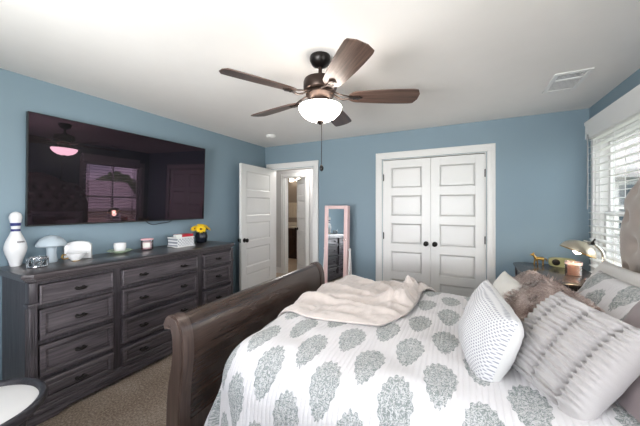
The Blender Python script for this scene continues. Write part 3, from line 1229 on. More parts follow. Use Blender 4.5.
# headboard: arched, rolled, deep-buttoned upholstery
HX, HWD = 0.975, 0.775


def head_top(y):
    a = abs(y) / HWD
    if a > 0.70:
        q = (a - 0.70) / 0.30
        return 1.02 + 0.60 * math.sqrt(max(0.0, 1 - q ** 2.0))
    return 1.62 + 0.16 * (0.5 + 0.5 * math.cos(PI * a / 0.70))


btn = []
for r_, z in enumerate((0.85, 1.02, 1.19, 1.36, 1.53)):
    off = 0.0 if r_ % 2 == 0 else 0.5
    for i in range(-5, 6):
        y = (i + off) * 0.19
        if abs(y) < HWD - 0.07 and z < head_top(y) - 0.08:
            btn.append((y, z))
bm = B()
nu, nv = 110, 80
front, back = [], []
for j in range(nv + 1):
    fr_, bk_ = [], []
    for i in range(nu + 1):
        y = -HWD + 2 * HWD * i / nu
        zt_ = head_top(y * 0.999)
        z = 0.30 + (zt_ - 0.30) * j / nv
        ed = min(HWD - abs(y), (zt_ - z) * 0.9, 0.12) / 0.12
        dome = math.sqrt(max(0, 1 - (1 - ed) ** 2))
        th2 = 0.075 * dome
        for (by, bz) in btn:
            d2 = (y - by) ** 2 + (z - bz) ** 2
            if d2 < 0.03:
                th2 -= 0.046 * math.exp(-d2 / 0.0013) + 0.022 * math.exp(-d2 / 0.006)
        # diagonal tuft folds
        lean = 0.0
        fr_.append(bm.verts.new((HX - th2 + lean, y, z)))
        bk_.append(bm.verts.new((HX + 0.045 + lean, y, z)))
    front.append(fr_)
    back.append(bk_)
for j in range(nv):
    for i in range(nu):
        bm.faces.new((front[j][i], front[j][i + 1], front[j + 1][i + 1], front[j + 1][i]))
        bm.faces.new((back[j][i], back[j + 1][i], back[j + 1][i + 1], back[j][i + 1]))
for j in range(nv):
    for i in (0, nu):
        bm.faces.new((front[j][i], front[j + 1][i], back[j + 1][i], back[j][i]))
for i in range(nu):
    bm.faces.new((front[nv][i], front[nv][i + 1], back[nv][i + 1], back[nv][i]))
    bm.faces.new((front[0][i], front[0][i + 1], back[0][i + 1], back[0][i]))
hb = obj('headboard', bm, M_headb, bed, 70)
for (by, bz) in btn:
    bm = B()
    lean = 0.0
    lathe(bm, [(0, 0.010), (0.008, 0.008), (0.012, 0.002), (0.012, -0.004)], 12, Matrix.Translation((HX - 0.012 + lean, by, bz)) @ Matrix.Rotation(-PI / 2, 4, 'Y'))
    obj('tuft_button', bm, M_headb, hb)
for s in (-1, 1):
    bm = B()
    box(bm, 0.93, 1.01, s * 0.70 - 0.05, s * 0.70 + 0.05, 0.0, 0.34, 0.004)
    obj('headboard_leg', bm, M_bedwood, bed)

# mattress under the quilt
bm = B()
box(bm, -1.13, 0.86, 1.06, 2.60, 0.36, 0.62, 0.06, 4)
o = obj('mattress', bm, M_cream)
tag(o, 'thick pale mattress under the patterned quilt on the sleigh bed', 'mattress')
bm = B()
box(bm, -1.15, 0.87, 1.05, 2.61, 0.15, 0.36, 0.02, 2)
o = obj('box_spring', bm, M_taupe)
tag(o, 'box spring under the mattress of the sleigh bed', 'box spring')


# ------------------------------------------------------------------ quilt
def quilt_mat():
    m, nt, b = new_mat('medallion_quilt')
    t = nt.nodes.new('ShaderNodeTexCoord')
    sp = nt.nodes.new('ShaderNodeSeparateXYZ')
    L(nt, t.outputs['UV'], sp.inputs[0])
    CW, RH = 0.147, 0.347
    a = math_node(nt, 'ADD', sp.outputs['X'], 3.0 * CW * 10 + 0.085 + CW / 2)
    b_ = math_node(nt, 'ADD', sp.outputs['Y'], RH * 10)
    ca = math_node(nt, 'DIVIDE', a, CW)
    ia = math_node(nt, 'FLOOR', ca)
    fa = math_node(nt, 'SUBTRACT', math_node(nt, 'SUBTRACT', ca, ia), 0.5)
    par = math_node(nt, 'MODULO', ia, 2.0)
    # columns alternate by half a row
    off = math_node(nt, 'ADD', math_node(nt, 'MULTIPLY', par, 0.5), 0.005)
    cb = math_node(nt, 'ADD', math_node(nt, 'DIVIDE', b_, RH), off)
    fb = math_node(nt, 'SUBTRACT', math_node(nt, 'SUBTRACT', cb, math_node(nt, 'FLOOR', cb)), 0.5)
    p_ = math_node(nt, 'MULTIPLY', fa, CW)
    q = math_node(nt, 'MULTIPLY', fb, RH)
    # teardrop: narrower towards -q
    qn = math_node(nt, 'DIVIDE', q, 0.132)
    tap = math_node(nt, 'MULTIPLY_ADD', math_node(nt, 'MINIMUM', qn, 0.25), 0.34, 0.98)
    pn = math_node(nt, 'DIVIDE', math_node(nt, 'DIVIDE', p_, 0.066), tap)
    r2 = math_node(nt, 'ADD', math_node(nt, 'MULTIPLY', pn, pn), math_node(nt, 'MULTIPLY', qn, qn))
    r = math_node(nt, 'SQRT', r2)
    ang = math_node(nt, 'ARCTAN2', pn, qn)
    vec = t.outputs['UV']
    scal = math_node(nt, 'MULTIPLY', math_node(nt, 'COSINE', math_node(nt, 'MULTIPLY', ang, 16.0)), 0.05)
    n1 = tex_noise(nt, vec, 45, 3, 0.6)
    edge = math_node(nt, 'ADD', math_node(nt, 'ADD', r, scal), math_node(nt, 'MULTIPLY_ADD', n1, 0.16, -0.08))
    inside = math_node(nt, 'LESS_THAN', edge, 0.95)
    # scroll filigree
    n2 = tex_noise(nt, vec, 52, 2, 0.5, 1.6)
    ph = math_node(nt, 'ADD', math_node(nt, 'MULTIPLY', n2, 26.0), math_node(nt, 'MULTIPLY', r, 9.0))
    scr = math_node(nt, 'MULTIPLY_ADD', math_node(nt, 'SINE', ph), 0.5, 0.5)
    fil = math_node(nt, 'MULTIPLY_ADD', scr, 0.72, 0.26)
    fac = math_node(nt, 'MULTIPLY', inside, fil, None, True)
    mx = nt.nodes.new('ShaderNodeMixRGB')
    mx.inputs['Color1'].default_value = sRGB(214, 212, 213)
    mx.inputs['Color2'].default_value = sRGB(122, 131, 129)
    L(nt, fac, mx.inputs['Fac'])
    L(nt, mx.outputs[0], b.inputs['Base Color'])
    b.inputs['Roughness'].default_value = 0.9
    b.inputs['Sheen Weight'].default_value = 0.15
    b.inputs['Specular IOR Level'].default_value = 0.15
    # channel quilting along the bed's width plus soft puckers
    wav = math_node(nt, 'POWER', math_node(nt, 'ABSOLUTE', math_node(nt, 'SINE', math_node(nt, 'MULTIPLY', math_node(nt, 'ADD', sp.outputs['X'], math_node(nt, 'MULTIPLY', n1, 0.004)), PI / 0.021))), 0.5)
    mp = nt.nodes.new('ShaderNodeMapping')
    mp.inputs['Scale'].default_value = (160, 45, 1)
    L(nt, vec, mp.inputs['Vector'])
    puck = tex_noise(nt, mp.outputs[0], 1.0, 3, 0.6)
    hgt = math_node(nt, 'ADD', wav, math_node(nt, 'MULTIPLY', puck, 0.7))
    bump(nt, b, hgt, 0.55, 0.006)
    return m


QX0, QX1, QY0, QY1 = -1.165, 0.80, 0.985, 2.655   # outer hanging faces of the quilt
QR = 0.21
QZ = 0.725


def quilt_point(a, b_, lift=0.0):
    """sheet coordinates (metres over the bed) -> surface of the made bed"""
    ix0, ix1, iy0, iy1 = QX0 + QR, QX1 + 1.0, QY0 + QR, QY1 - QR
    cx, cy = min(max(a, ix0), ix1), min(max(b_, iy0), iy1)
    ox, oy = a - cx, b_ - cy
    d = math.hypot(ox, oy)
    R = QR + lift
    puff = 0.018 * nz(a, b_, 0.3, 3.2) + 0.008 * nz(a, b_, 2.1, 9.0)
    crown = 0.022 * (1 - min(1, abs((b_ - (iy0 + iy1) / 2) / 0.85)) ** 2) - 0.012
    z0 = QZ + crown + puff + lift
    if d < 1e-6:
        return Vector((cx, cy, z0))
    ux, uy = ox / d, oy / d
    lim = QR * PI / 2
    if d < lim:
        th = d / QR
        h, drop = R * math.sin(th), R * (1 - math.cos(th))
    else:
        e = d - lim
        fold = 0.012 * math.sin((a if abs(oy) > abs(ox) else b_) * 21 + 1.3) * min(1, e / 0.2)
        h, drop = R + fold + (0.06 if abs(oy) > abs(ox) else 0.38) * e, R + e
    return Vector((cx + ux * h, cy + uy * h, z0 - drop))


def quilt_mesh():
    bm = B()
    uv = bm.loops.layers.uv.new('UVMap')
    a0, a1 = QX0 + QR - 0.33 - 0.42, QX1
    b0, b1 = QY0 + QR - 0.33 - 0.44, QY1 - QR + 0.33 + 0.28
    na, nb = 170, 190
    g, UV = [], {}
    for j in range(nb + 1):
        row = []
        for i in range(na + 1):
            a, b_ = a0 + (a1 - a0) * i / na, b0 + (b1 - b0) * j / nb
            p_ = quilt_point(a, b_)
            v = bm.verts.new(p_)
            UV[v] = (a, b_)
            row.append(v)
        g.append(row)
    for j in range(nb):
        for i in range(na):
            f = bm.faces.new((g[j][i], g[j][i + 1], g[j + 1][i + 1], g[j + 1][i]))
            for lp in f.loops:
                lp[uv].uv = UV[lp.vert]
    return bm


M_quilt = quilt_mat()
o = obj('quilt', quilt_mesh(), M_quilt, None, 80)
sm = o.modifiers.new('thick', 'SOLIDIFY')
sm.thickness = 0.012
sm.offset = -1
tag(o, 'white channel quilt printed with grey-green medallions spread over the bed', 'quilt')

# ------------------------------------------------------------------ throw blanket
def unproj(u, v, z):
    d = (CAM_Z - z) * F_PX / (v - 207.0)
    t = (u - 320.0) / F_PX
    return (d * (-0.4571 + 0.8894 * t), d * (0.8894 + 0.4571 * t))


def throw_mesh():
    bm = B()
    # four-sided patch over the far foot corner, given in sheet coordinates
    c00, c10 = (-1.22, 1.60), (-0.42, 1.60)
    c01, c11 = (-1.22, 2.70), (-0.16, 2.62)
    n = 90
    g = []
    for j in range(n + 1):
        t = j / n
        row = []
        for i in range(n + 1):
            s = i / n
            a = (c00[0] * (1 - s) + c10[0] * s) * (1 - t) + (c01[0] * (1 - s) + c11[0] * s) * t
            b_ = (c00[1] * (1 - s) + c10[1] * s) * (1 - t) + (c01[1] * (1 - s) + c11[1] * s) * t
            # wavy outline
            ew = (1 - t) ** 3
            b_ -= 0.10 * math.sin(PI * s) * ew
            a += 0.05 * math.sin(t * 6.0) * s ** 3
            fold = 0.022 * math.exp(-((b_ - 0.25 * a - 2.10) / 0.04) ** 2) + 0.018 * math.exp(-((b_ + 0.12 * a - 1.72) / 0.03) ** 2) + 0.030 * math.exp(-((b_ + 0.35 * a - 1.82) / 0.035) ** 2) + 0.034 * math.exp(-((b_ + 0.55 * a - 1.98) / 0.05) ** 2) + 0.026 * math.exp(-((b_ + 0.8 * a - 2.02) / 0.04) ** 2)
            edge_ = min(s, 1 - s, t, 1 - t)
            fold *= min(1, edge_ / 0.06)
            bunch = 0.085 * math.exp(-(((s - 0.90) / 0.09) ** 2 + ((t - 0.55) / 0.28) ** 2)) * (1 + 0.9 * nz(a, b_, 4, 24))
            lift = 0.016 + fold + bunch + (0.016 * (0.5 + nz(a * 0.6, b_ * 1.4, 7, 11)) + 0.007 * nz(a, b_, 3, 30)) * min(1, edge_ / 0.04)
            p_ = quilt_point(a, b_, lift)
            row.append(bm.verts.new(p_))
        g.append(row)
    for j in range(n):
        for i in range(n):
            bm.faces.new((g[j][i], g[j][i + 1], g[j + 1][i + 1], g[j + 1][i]))
    return bm


o = obj('throw_blanket', throw_mesh(), M_throw, None, 80)
sm = o.modifiers.new('thick', 'SOLIDIFY')
sm.thickness = 0.010
sm.offset = -1
tag(o, 'crumpled beige fleece throw over the foot corner of the bed', 'blanket')


# ------------------------------------------------------------------ pillows
def pillow_mesh(w, h, t, n=40, pinch=0.10, fn=None, p=2.2, edge=0.012):
    """front +Z, back -Z, size w (x) by h (y); returns bmesh with UV in metres, faces of back index 1"""
    bm = B()
    uv = bm.loops.layers.uv.new('UVMap')
    sides = []
    bound = {}
    for s in (1, -1):
        g = []
        for j in range(n + 1):
            row = []
            for i in range(n + 1):
                x, y = -1 + 2 * i / n, -1 + 2 * j / n
                on_b = i in (0, n) or j in (0, n)
                key = (i, j)
                if on_b and key in bound:
                    row.append(bound[key])
                    continue
                px = x * (w / 2) * (1 - pinch * (1 - abs(y) ** 2) * abs(x) ** 3 * 0.6 + 0.02 * abs(x * y) ** 4)
                py = y * (h / 2) * (1 - pinch * (1 - abs(x) ** 2) * abs(y) ** 3 * 0.6 + 0.02 * abs(x * y) ** 4)
                k = ((1 - abs(x) ** p) * (1 - abs(y) ** p))
                z = s * (t / 2 * max(k, 0) ** 0.42 + (edge if on_b else 0) * 0)
                if fn and not on_b:
                    z += fn(x, y, s) * min(1, k * 6)
                v = bm.verts.new((px, py, z))
                row.append(v)
                if on_b:
                    bound[key] = v
            g.append(row)
        sides.append(g)
        for j in range(n):
            for i in range(n):
                q = (g[j][i], g[j][i + 1], g[j + 1][i + 1], g[j + 1][i])
                f = bm.faces.new(q if s > 0 else q[::-1])
                f.material_index = 0 if s > 0 else 1
                for lp in f.loops:
                    lp[uv].uv = (lp.vert.co.x, lp.vert.co.y)
    return bm


def soft(seed, amp=0.012, sc=1.6):
    return lambda x, y, s: amp * nz(x + seed, y - seed * .7, s * 2.0 + seed, sc) + amp * .5 * nz(x + seed, y, s + 3, sc * 2.7)


def piping(w, h, pinch=0.10, r=0.005, n=40):
    pts = []
    def P(x, y):
        return (x * (w / 2) * (1 - pinch * (1 - abs(y) ** 2) * abs(x) ** 3 * 0.6 + 0.02 * abs(x * y) ** 4), y * (h / 2) * (1 - pinch * (1 - abs(x) ** 2) * abs(y) ** 3 * 0.6 + 0.02 * abs(x * y) ** 4), 0)
    for i in range(n):
        pts.append(P(-1 + 2 * i / n, -1))
    for i in range(n):
        pts.append(P(1, -1 + 2 * i / n))
    for i in range(n):
        pts.append(P(1 - 2 * i / n, 1))
    for i in range(n + 1):
        pts.append(P(-1, 1 - 2 * i / n))
    bm = B()
    tube(bm, pts, r, 6, False)
    return bm


def pillow(name, label, cat, loc, ex, ey, bm, mats, seam=None, group=None):
    r = thing(name, label, cat, (0, 0, 0), 0, group)
    r.matrix_world = basis(loc, ex, ey)
    c = obj('cover', bm, mats, r, 80, recalc=False)
    if seam:
        obj('seam_piping', seam[0], seam[1], r)
    return r


# perforated pillow
def perf_mat():
    m, nt, b = new_mat('perforated_white_cover')
    t = nt.nodes.new('ShaderNodeTexCoord')
    sp = nt.nodes.new('ShaderNodeSeparateXYZ')
    L(nt, t.outputs['UV'], sp.inputs[0])
    s = 0.0120
    cy = math_node(nt, 'DIVIDE', sp.outputs['Y'], s * 0.87)
    iy = math_node(nt, 'FLOOR', cy)
    fy = math_node(nt, 'SUBTRACT', math_node(nt, 'SUBTRACT', cy, iy), 0.5)
    cx = math_node(nt, 'ADD', math_node(nt, 'DIVIDE', sp.outputs['X'], s), math_node(nt, 'MULTIPLY', math_node(nt, 'MODULO', math_node(nt, 'ADD', iy, 200.0), 2.0), 0.5))
    fx_ = math_node(nt, 'SUBTRACT', math_node(nt, 'SUBTRACT', cx, math_node(nt, 'FLOOR', cx)), 0.5)
    r = math_node(nt, 'SQRT', math_node(nt, 'ADD', math_node(nt, 'MULTIPLY', fx_, fx_), math_node(nt, 'MULTIPLY', fy, fy)))
    hole = math_node(nt, 'SUBTRACT', 1.0, math_node(nt, 'MULTIPLY_ADD', r, 8.0, -1.9, True), None, True)
    mx = nt.nodes.new('ShaderNodeMixRGB')
    mx.inputs['Color1'].default_value = sRGB(206, 205, 206)
    mx.inputs['Color2'].default_value = sRGB(148, 150, 156)
    L(nt, hole, mx.inputs['Fac'])
    L(nt, mx.outputs[0], b.inputs['Base Color'])
    b.inputs['Roughness'].default_value = 0.85
    bump(nt, b, math_node(nt, 'SUBTRACT', 1.0, hole), 0.6, 0.003)
    return m


M_perf = perf_mat()
M_perfback = fabric('white_cotton', sRGB(200, 199, 197), 0.85, 800, 0.12, 0.03, 0.15)
pillow('perforated_pillow', 'white pillow with a pierced dotted front standing upright mid-bed', 'pillow',
       (0.092, 1.46, 0.862), (-0.22, 0.94, 0.2), (0.25, 0.0, 0.96),
       pillow_mesh(0.36, 0.34, 0.185, 40, 0.10, soft(1.0, 0.010)), [M_perfback, M_perf])

# blush pillow behind it
pillow('white_pillow', 'small white pillow with a taupe corner between the pierced and shaggy pillows', 'pillow',
       (0.235, 2.07, 0.82), (-0.25, 0.96, 0.05), (0.30, 0.05, 0.95),
       pillow_mesh(0.34, 0.34, 0.15, 36, 0.10, soft(2.3, 0.012)), [M_taupe, M_cream])


# shaggy pillow: woven base and long pile
shag = thing('shaggy_pillow', 'long-haired brown shaggy pillow leaning among the bed cushions', 'pillow')
Ms = basis((0.335, 1.88, 0.845), (-0.2, 0.97, 0.02), (0.6, 0.05, 0.8))
shag.matrix_world = Ms
PW, PH, PT = 0.62, 0.38, 0.17
bmp = pillow_mesh(PW, PH, PT, 36, 0.06, soft(4.4, 0.014))
M_shagbase = fabric('brown_pile_base', sRGB(166, 144, 134), 0.95, 300, 0.5, 0.1)
pts_fur = []
bmp.normal_update()
for v in bmp.verts:
    pts_fur.append((v.co.copy(), v.normal.copy()))
faces = [(f.calc_center_median(), f.normal.copy(), f.calc_area(), [v.co.copy() for v in f.verts]) for f in bmp.faces]
obj('cover', bmp, M_shagbase, shag, 80, recalc=False)


def fur_mat():
    m, nt, b = new_mat('brown_grey_pile')
    v = coords(nt)
    f = tex_noise(nt, v, 9, 3)
    g = tex_noise(nt, v, 140, 2)
    mixv = math_node(nt, 'ADD', math_node(nt, 'MULTIPLY', f, 0.55), math_node(nt, 'MULTIPLY', g, 0.45))
    L(nt, ramp(nt, mixv, [(0.36, sRGB(128, 106, 98)), (0.5, sRGB(186, 164, 154)), (0.64, sRGB(226, 212, 206))]), b.inputs['Base Color'])
    b.inputs['Roughness'].default_value = 0.6
    b.inputs['Sheen Weight'].default_value = 0.3
    return m


rnd = random.Random(5)
bm = B()
for (c, nn, ar, vv) in faces:
    kx = int(ar * 26000 + rnd.random())
    for _ in range(max(kx, 2)):
        a, b_ = rnd.random(), rnd.random()
        p0 = vv[0] * (1 - a) * (1 - b_) + vv[1] * a * (1 - b_) + vv[2] * a * b_ + vv[3] * (1 - a) * b_
        flow = Vector((nz(p0.x, p0.y, 1, 9), -0.75 + nz(p0.x, p0.y, 5, 9), 0.25 * nz(p0.x, p0.y, 9, 12)))
        clump = Vector((nz(p0.x, p0.y, p0.z, 28), nz(p0.y, p0.x, p0.z + 3, 28), 0)) * 0.7
        ln = rnd.uniform(0.028, 0.058)
        d1 = (nn * 0.75 + (flow + clump) * 0.6 + Vector((rnd.uniform(-.2, .2), rnd.uniform(-.2, .2), 0))).normalized()
        d2 = (nn * 0.15 + flow + clump + Vector((rnd.uniform(-.3, .3), rnd.uniform(-.3, .3), -0.1))).normalized()
        side = d1.cross(nn)
        if side.length < 1e-4:
            side = Vector((1, 0, 0))
        side = side.normalized() * 0.0018
        m1 = p0 + d1 * ln * 0.5
        m2 = m1 + d2 * ln * 0.6
        q = [bm.verts.new(p0 - side), bm.verts.new(p0 + side), bm.verts.new(m1 + side), bm.verts.new(m1 - side), bm.verts.new(m2)]
        bm.faces.new((q[0], q[1], q[2], q[3]))
        bm.faces.new((q[3], q[2], q[4]))
o = obj('fur', bm, fur_mat(), shag, 80, recalc=False)
o['kind'] = 'stuff'


# ruched pillow
def ruche(x, y, s):
    if s < 0:
        return 0.008 * nz(x, y, 3, 2)
    seams = (-0.52, 0.05, 0.60)
    d = min(abs(x - q) for q in seams)
    pn = sum(1 for q in seams if x > q)
    valley = -0.024 * math.exp(-(d / 0.035) ** 2)
    mid_ = 0.010 * min(1, d / 0.22)
    ph = y * 50 + 4.0 * nz(x * 0.7, y * 2.2, pn * 7.1, 2.0) + pn * 2.1
    fold = math.sin(ph) * 0.5 + 0.5
    fold = fold ** 1.6
    f2 = abs(nz(x * 1.3, y * 15, pn * 3.3 + 2, 1.0))
    amp = 0.021 * (0.5 + 0.45 * math.exp(-(d / 0.16) ** 2))
    return valley + mid_ + amp * fold + 0.010 * f2


M_rback = M_ruche
pillow('ruched_pillow', 'large silver-grey ruched square pillow in front of the plain mauve sham', 'pillow',
       (0.362, 1.41, 0.862), (0.46, -0.84, -0.1), (0.61, 0.22, 0.76),
       pillow_mesh(0.39, 0.40, 0.17, 150, 0.06, ruche), [M_ruche, M_rback])

# shams
M_greywhite = fabric('grey_white_sateen', sRGB(206, 203, 200), 0.8, 900, 0.1, 0.03, 0.2)
pillow('euro_sham', 'grey-white sham propped on the headboard near the bedside lamp', 'pillow',
       (0.76, 2.10, 0.86), (-0.05, 1.0, -0.02), (0.30, 0.02, 0.95),
       pillow_mesh(0.72, 0.46, 0.17, 40, 0.08, soft(6.1, 0.016)), [M_greywhite, M_greywhite])
pillow('quilted_sham', 'white sham with a grey-green medallion behind the shaggy pillow', 'pillow',
       (0.63, 1.86, 0.86), (-0.12, 0.99, 0.0), (0.52, 0.06, 0.85),
       pillow_mesh(0.66, 0.44, 0.16, 40, 0.08, soft(8.2, 0.014)), [M_quilt, M_quilt])
pillow('mauve_sham', 'smooth mauve-brown sham behind the ruched pillow at the bed edge', 'pillow',
       (0.60, 1.42, 0.83), (0.04, 1.0, 0.0), (0.42, 0.0, 0.9),
       pillow_mesh(0.62, 0.44, 0.17, 40, 0.08, soft(9.7, 0.010)), [M_mauve, M_mauve])

# ------------------------------------------------------------------ nightstand
NZT = 0.82
ns = thing('nightstand', 'dark wooden nightstand with a serpentine edge beside the bed head', 'nightstand', (0.765, 3.27, 0))
M_nstop = wood('nightstand_top_wood', sRGB(34, 28, 28), sRGB(58, 49, 48), sRGB(84, 74, 72), 'Y', 0.22, 0.1)
sx, sy = 0.27, 0.43
def serp(gx, gy, n=14):
    """outline with ogee front (-x side) and clipped corners"""
    x0, x1, y0, y1 = -sx - gx, sx, -sy - gy, sy + gy
    pl = [(x1, y0), (x0 + 0.07, y0), (x0 + 0.05, y0 + 0.012), (x0 + 0.012, y0 + 0.05), (x0, y0 + 0.07)]
    for i in range(n + 1):
        a = i / n
        y = y0 + 0.10 + (y1 - y0 - 0.20) * a
        pl.append((x0 - 0.012 * math.sin(PI * a) ** 2 + 0.010 * math.sin(2 * PI * a) ** 2, y))
    pl += [(x0, y1 - 0.07), (x0 + 0.012, y1 - 0.05), (x0 + 0.05, y1 - 0.012), (x0 + 0.07, y1), (x1, y1)]
    return pl
bm = B()
for (z0, z1, g) in ((NZT - 0.022, NZT, 0.022), (NZT - 0.038, NZT - 0.021, 0.012), (NZT - 0.056, NZT - 0.037, 0.0)):
    prism(bm, serp(g, g), z0, z1, 'Z', bev=0.005)
obj('top', bm, M_nstop, ns)
bm = B()
box(bm, -sx + 0.03, sx - 0.01, -sy + 0.025, sy - 0.025, 0.10, NZT - 0.055, 0.006, 2)
obj('carcass', bm, M_dresv, ns)
for (z0, z1) in ((0.13, 0.32), (0.34, 0.53), (0.55, 0.745)):
    bm = B()
    box(bm, -sx + 0.012, -sx + 0.035, -sy + 0.07, sy - 0.07, z0, z1, 0.006, 2)
    box(bm, -sx + 0.006, -sx + 0.013, -sy + 0.11, sy - 0.11, z0 + 0.035, z1 - 0.035, 0.003, 1)
    d = obj('drawer', bm, M_dres, ns)
    for s in (-1, 1):
        bm = B()
        lathe(bm, [(0, 0), (0.012, 0), (0.007, 0.006), (0.007, 0.016), (0.018, 0.022), (0.016, 0.032), (0, 0.034)], 14, Matrix.Translation((-sx + 0.007, s * 0.17, (z0 + z1) / 2)) @ Matrix.Rotation(-PI / 2, 4, 'Y'))
        obj('knob', bm, M_black, d)
for s in (-1, 1):
    bm = B()
    tube(bm, [(-sx + 0.03, s * (sy - 0.03), 0.10), (-sx + 0.03, s * (sy - 0.03), 0.20), (-sx + 0.03, s * (sy - 0.03), 0.60), (-sx + 0.03, s * (sy - 0.03), NZT - 0.055)], [0.034, 0.028, 0.026, 0.034], 14)
    obj('corner_post', bm, M_dresv, ns)
bm = B()
prism(bm, serp(0.010, 0.010), 0.06, 0.11, 'Z', bev=0.006)
obj('plinth', bm, M_dres, ns)
for ax in (-sx + 0.05, sx - 0.06):
    for ay in (-sy + 0.06, sy - 0.06):
        bm = B()
        lathe(bm, [(0, 0), (0.028, 0), (0.040, 0.02), (0.042, 0.045), (0.034, 0.065), (0, 0.065)], 16, Matrix.Translation((ax, ay, 0)))
        obj('foot', bm, M_dresv, ns)

# bedside lamp: half-dome shade on a curved arm
lp = thing('bedside_lamp', 'silver task lamp with a half-dome shade glowing on the nightstand', 'lamp', (0.95, 3.00, NZT), math.radians(0))
bm = B()
lathe(bm, [(0, 0), (0.075, 0), (0.078, 0.008), (0.070, 0.018), (0.020, 0.026), (0.012, 0.034), (0, 0.034)], 28)
obj('base', bm, M_chrome, lp)
bm = B()
arc = catmull([(0, 0, 0.025), (0.022, 0, 0.09), (0.036, 0, 0.17), (0.022, 0, 0.25), (-0.03, 0, 0.305), (-0.09, 0, 0.322)], 6)
tube(bm, arc, 0.011, 12)
obj('arm', bm, M_chrome, lp)
bm = B()
Mj = Matrix.Translation((-0.035, 0.0, 0.308)) @ Matrix.Rotation(PI / 2, 4, 'X')
lathe(bm, [(0, -0.016), (0.014, -0.016), (0.014, 0.016), (0, 0.016)], 16, Mj)
tube(bm, [(-0.035, 0.0, 0.308), (-0.015, 0.0, 0.345)], 0.006, 8)
obj('joint', bm, M_black, lp)
Msh = Matrix.Translation((-0.125, 0.0, 0.235)) @ Matrix.Rotation(math.radians(22), 4, 'Y')
bm = B()
prof = []
for i in range(15):
    a = i / 14 * PI / 2
    prof.append((0.116 * math.cos(a), 0.092 * math.sin(a)))
prof_in = [(max(r - 0.004, 0), z - 0.003) for r, z in prof[::-1]]
prof_in[-1] = (0.112, 0.0)
lathe(bm, prof + prof_in, 36, Msh)
shd = obj('shade', bm, plain('shade_metal', sRGB(206, 196, 178), rough=0.28, metal=0.85, var=0.04), lp)
bm = B()
lathe(bm, [(0.117, -0.003), (0.121, 0.0), (0.117, 0.005), (0.112, 0.001), (0.117, -0.003)], 36, Msh)
obj('rim', bm, M_brass, shd)
bm = B()
vs = bmesh.ops.create_uvsphere(bm, u_segments=20, v_segments=12, radius=0.032)['verts']
tf(vs, Msh @ Matrix.Translation((0.0, 0, 0.012)))
obj('bulb', bm, M_bulb, lp)
light('bedside_lamp_light', 'POINT', tuple((Matrix.Translation((0.95, 3.00, NZT)) @ Msh @ Vector((0, 0, -0.05)))), (0, 0, 0), 2.0, (1.0, 0.78, 0.5), 0.04)

# candle jar
M_peach = plain('peach_wax', sRGB(240, 176, 150), rough=0.5, var=0.03)
M_peach.node_tree.nodes['Principled BSDF'].inputs['Subsurface Weight'].default_value = 0.2
cj = thing('candle_jar', 'peach candle in a round jar under the bedside lamp', 'candle', (0.86, 3.22, NZT))
bm = B()
lathe(bm, [(0, 0.004), (0.052, 0.004), (0.054, 0.012), (0.054, 0.085), (0, 0.085)], 28)
obj('wax', bm, M_peach, cj)
bm = B()
lathe(bm, [(0, 0), (0.055, 0), (0.058, 0.006), (0.058, 0.114), (0.060, 0.118), (0.056, 0.118), (0.0555, 0.010), (0, 0.003)], 28)
obj('jar', bm, M_clear, cj)
bm = B()
lathe(bm, [(0.0585, 0.095), (0.0600, 0.095), (0.0605, 0.117), (0.0585, 0.117), (0.0585, 0.095)], 28)
obj('label_band', bm, M_pink, cj)
bm = B()
tube(bm, [(0, 0, 0.084), (0.001, 0, 0.098)], 0.0012, 6)
obj('wick', bm, M_black, cj)

# olive box and brass figurine at the back of the nightstand
M_olive = plain('olive_green_lacquer', sRGB(150, 148, 104), rough=0.35, var=0.08)
bx = thing('desk_clock', 'small olive rounded clock case at the back of the nightstand', 'clock', (0.875, 3.60, NZT), math.radians(-8))
bm = B()
prism(bm, [(0.075 * math.copysign(abs(math.cos(t)) ** 0.5, math.cos(t)) * 1.45, 0.045 + 0.045 * math.copysign(abs(math.sin(t)) ** 0.5, math.sin(t))) for t in [i * 2 * PI / 32 for i in range(32)]], -0.03, 0.03, 'Y', bev=0.006)
obj('case', bm, M_olive, bx)
bm = B()
lathe(bm, [(0, 0.0), (0.030, 0.0), (0.032, 0.004), (0.028, 0.006), (0, 0.006)], 24, Matrix.Translation((-0.05, -0.031, 0.046)) @ Matrix.Rotation(PI / 2, 4, 'X'))
obj('dial', bm, M_black, bx)
hf = thing('horse_figurine', 'tiny brass horse figurine at the back edge of the nightstand', 'figurine', (0.700, 3.63, NZT), math.radians(15))
bm = B()
tube(bm, [(-0.040, 0, 0.062), (-0.02, 0, 0.066), (0.01, 0, 0.064), (0.032, 0, 0.062)], [0.016, 0.020, 0.017, 0.018], 12)
tube(bm, [(-0.034, 0, 0.068), (-0.052, 0, 0.092), (-0.058, 0, 0.108)], [0.015, 0.011, 0.009], 10)
tube(bm, [(-0.054, 0, 0.110), (-0.072, 0, 0.104), (-0.084, 0, 0.097)], [0.011, 0.009, 0.006], 10)
for (x, y, b_) in ((-0.034, 0.009, -0.012), (-0.032, -0.009, 0.010), (0.028, 0.009, 0.010), (0.030, -0.009, -0.006)):
    tube(bm, [(x, y, 0.058), (x + b_ * 0.7, y, 0.030), (x + b_, y, 0.0)], [0.010, 0.006, 0.005], 8)
tube(bm, [(0.046, 0, 0.068), (0.062, 0, 0.058), (0.066, 0, 0.034)], [0.005, 0.007, 0.003], 8)
for s in (-1, 1):
    tube(bm, [(-0.054, s * 0.006, 0.116), (-0.053, s * 0.008, 0.128)], [0.004, 0.001], 6)
obj('body', bm, M_brass, hf)

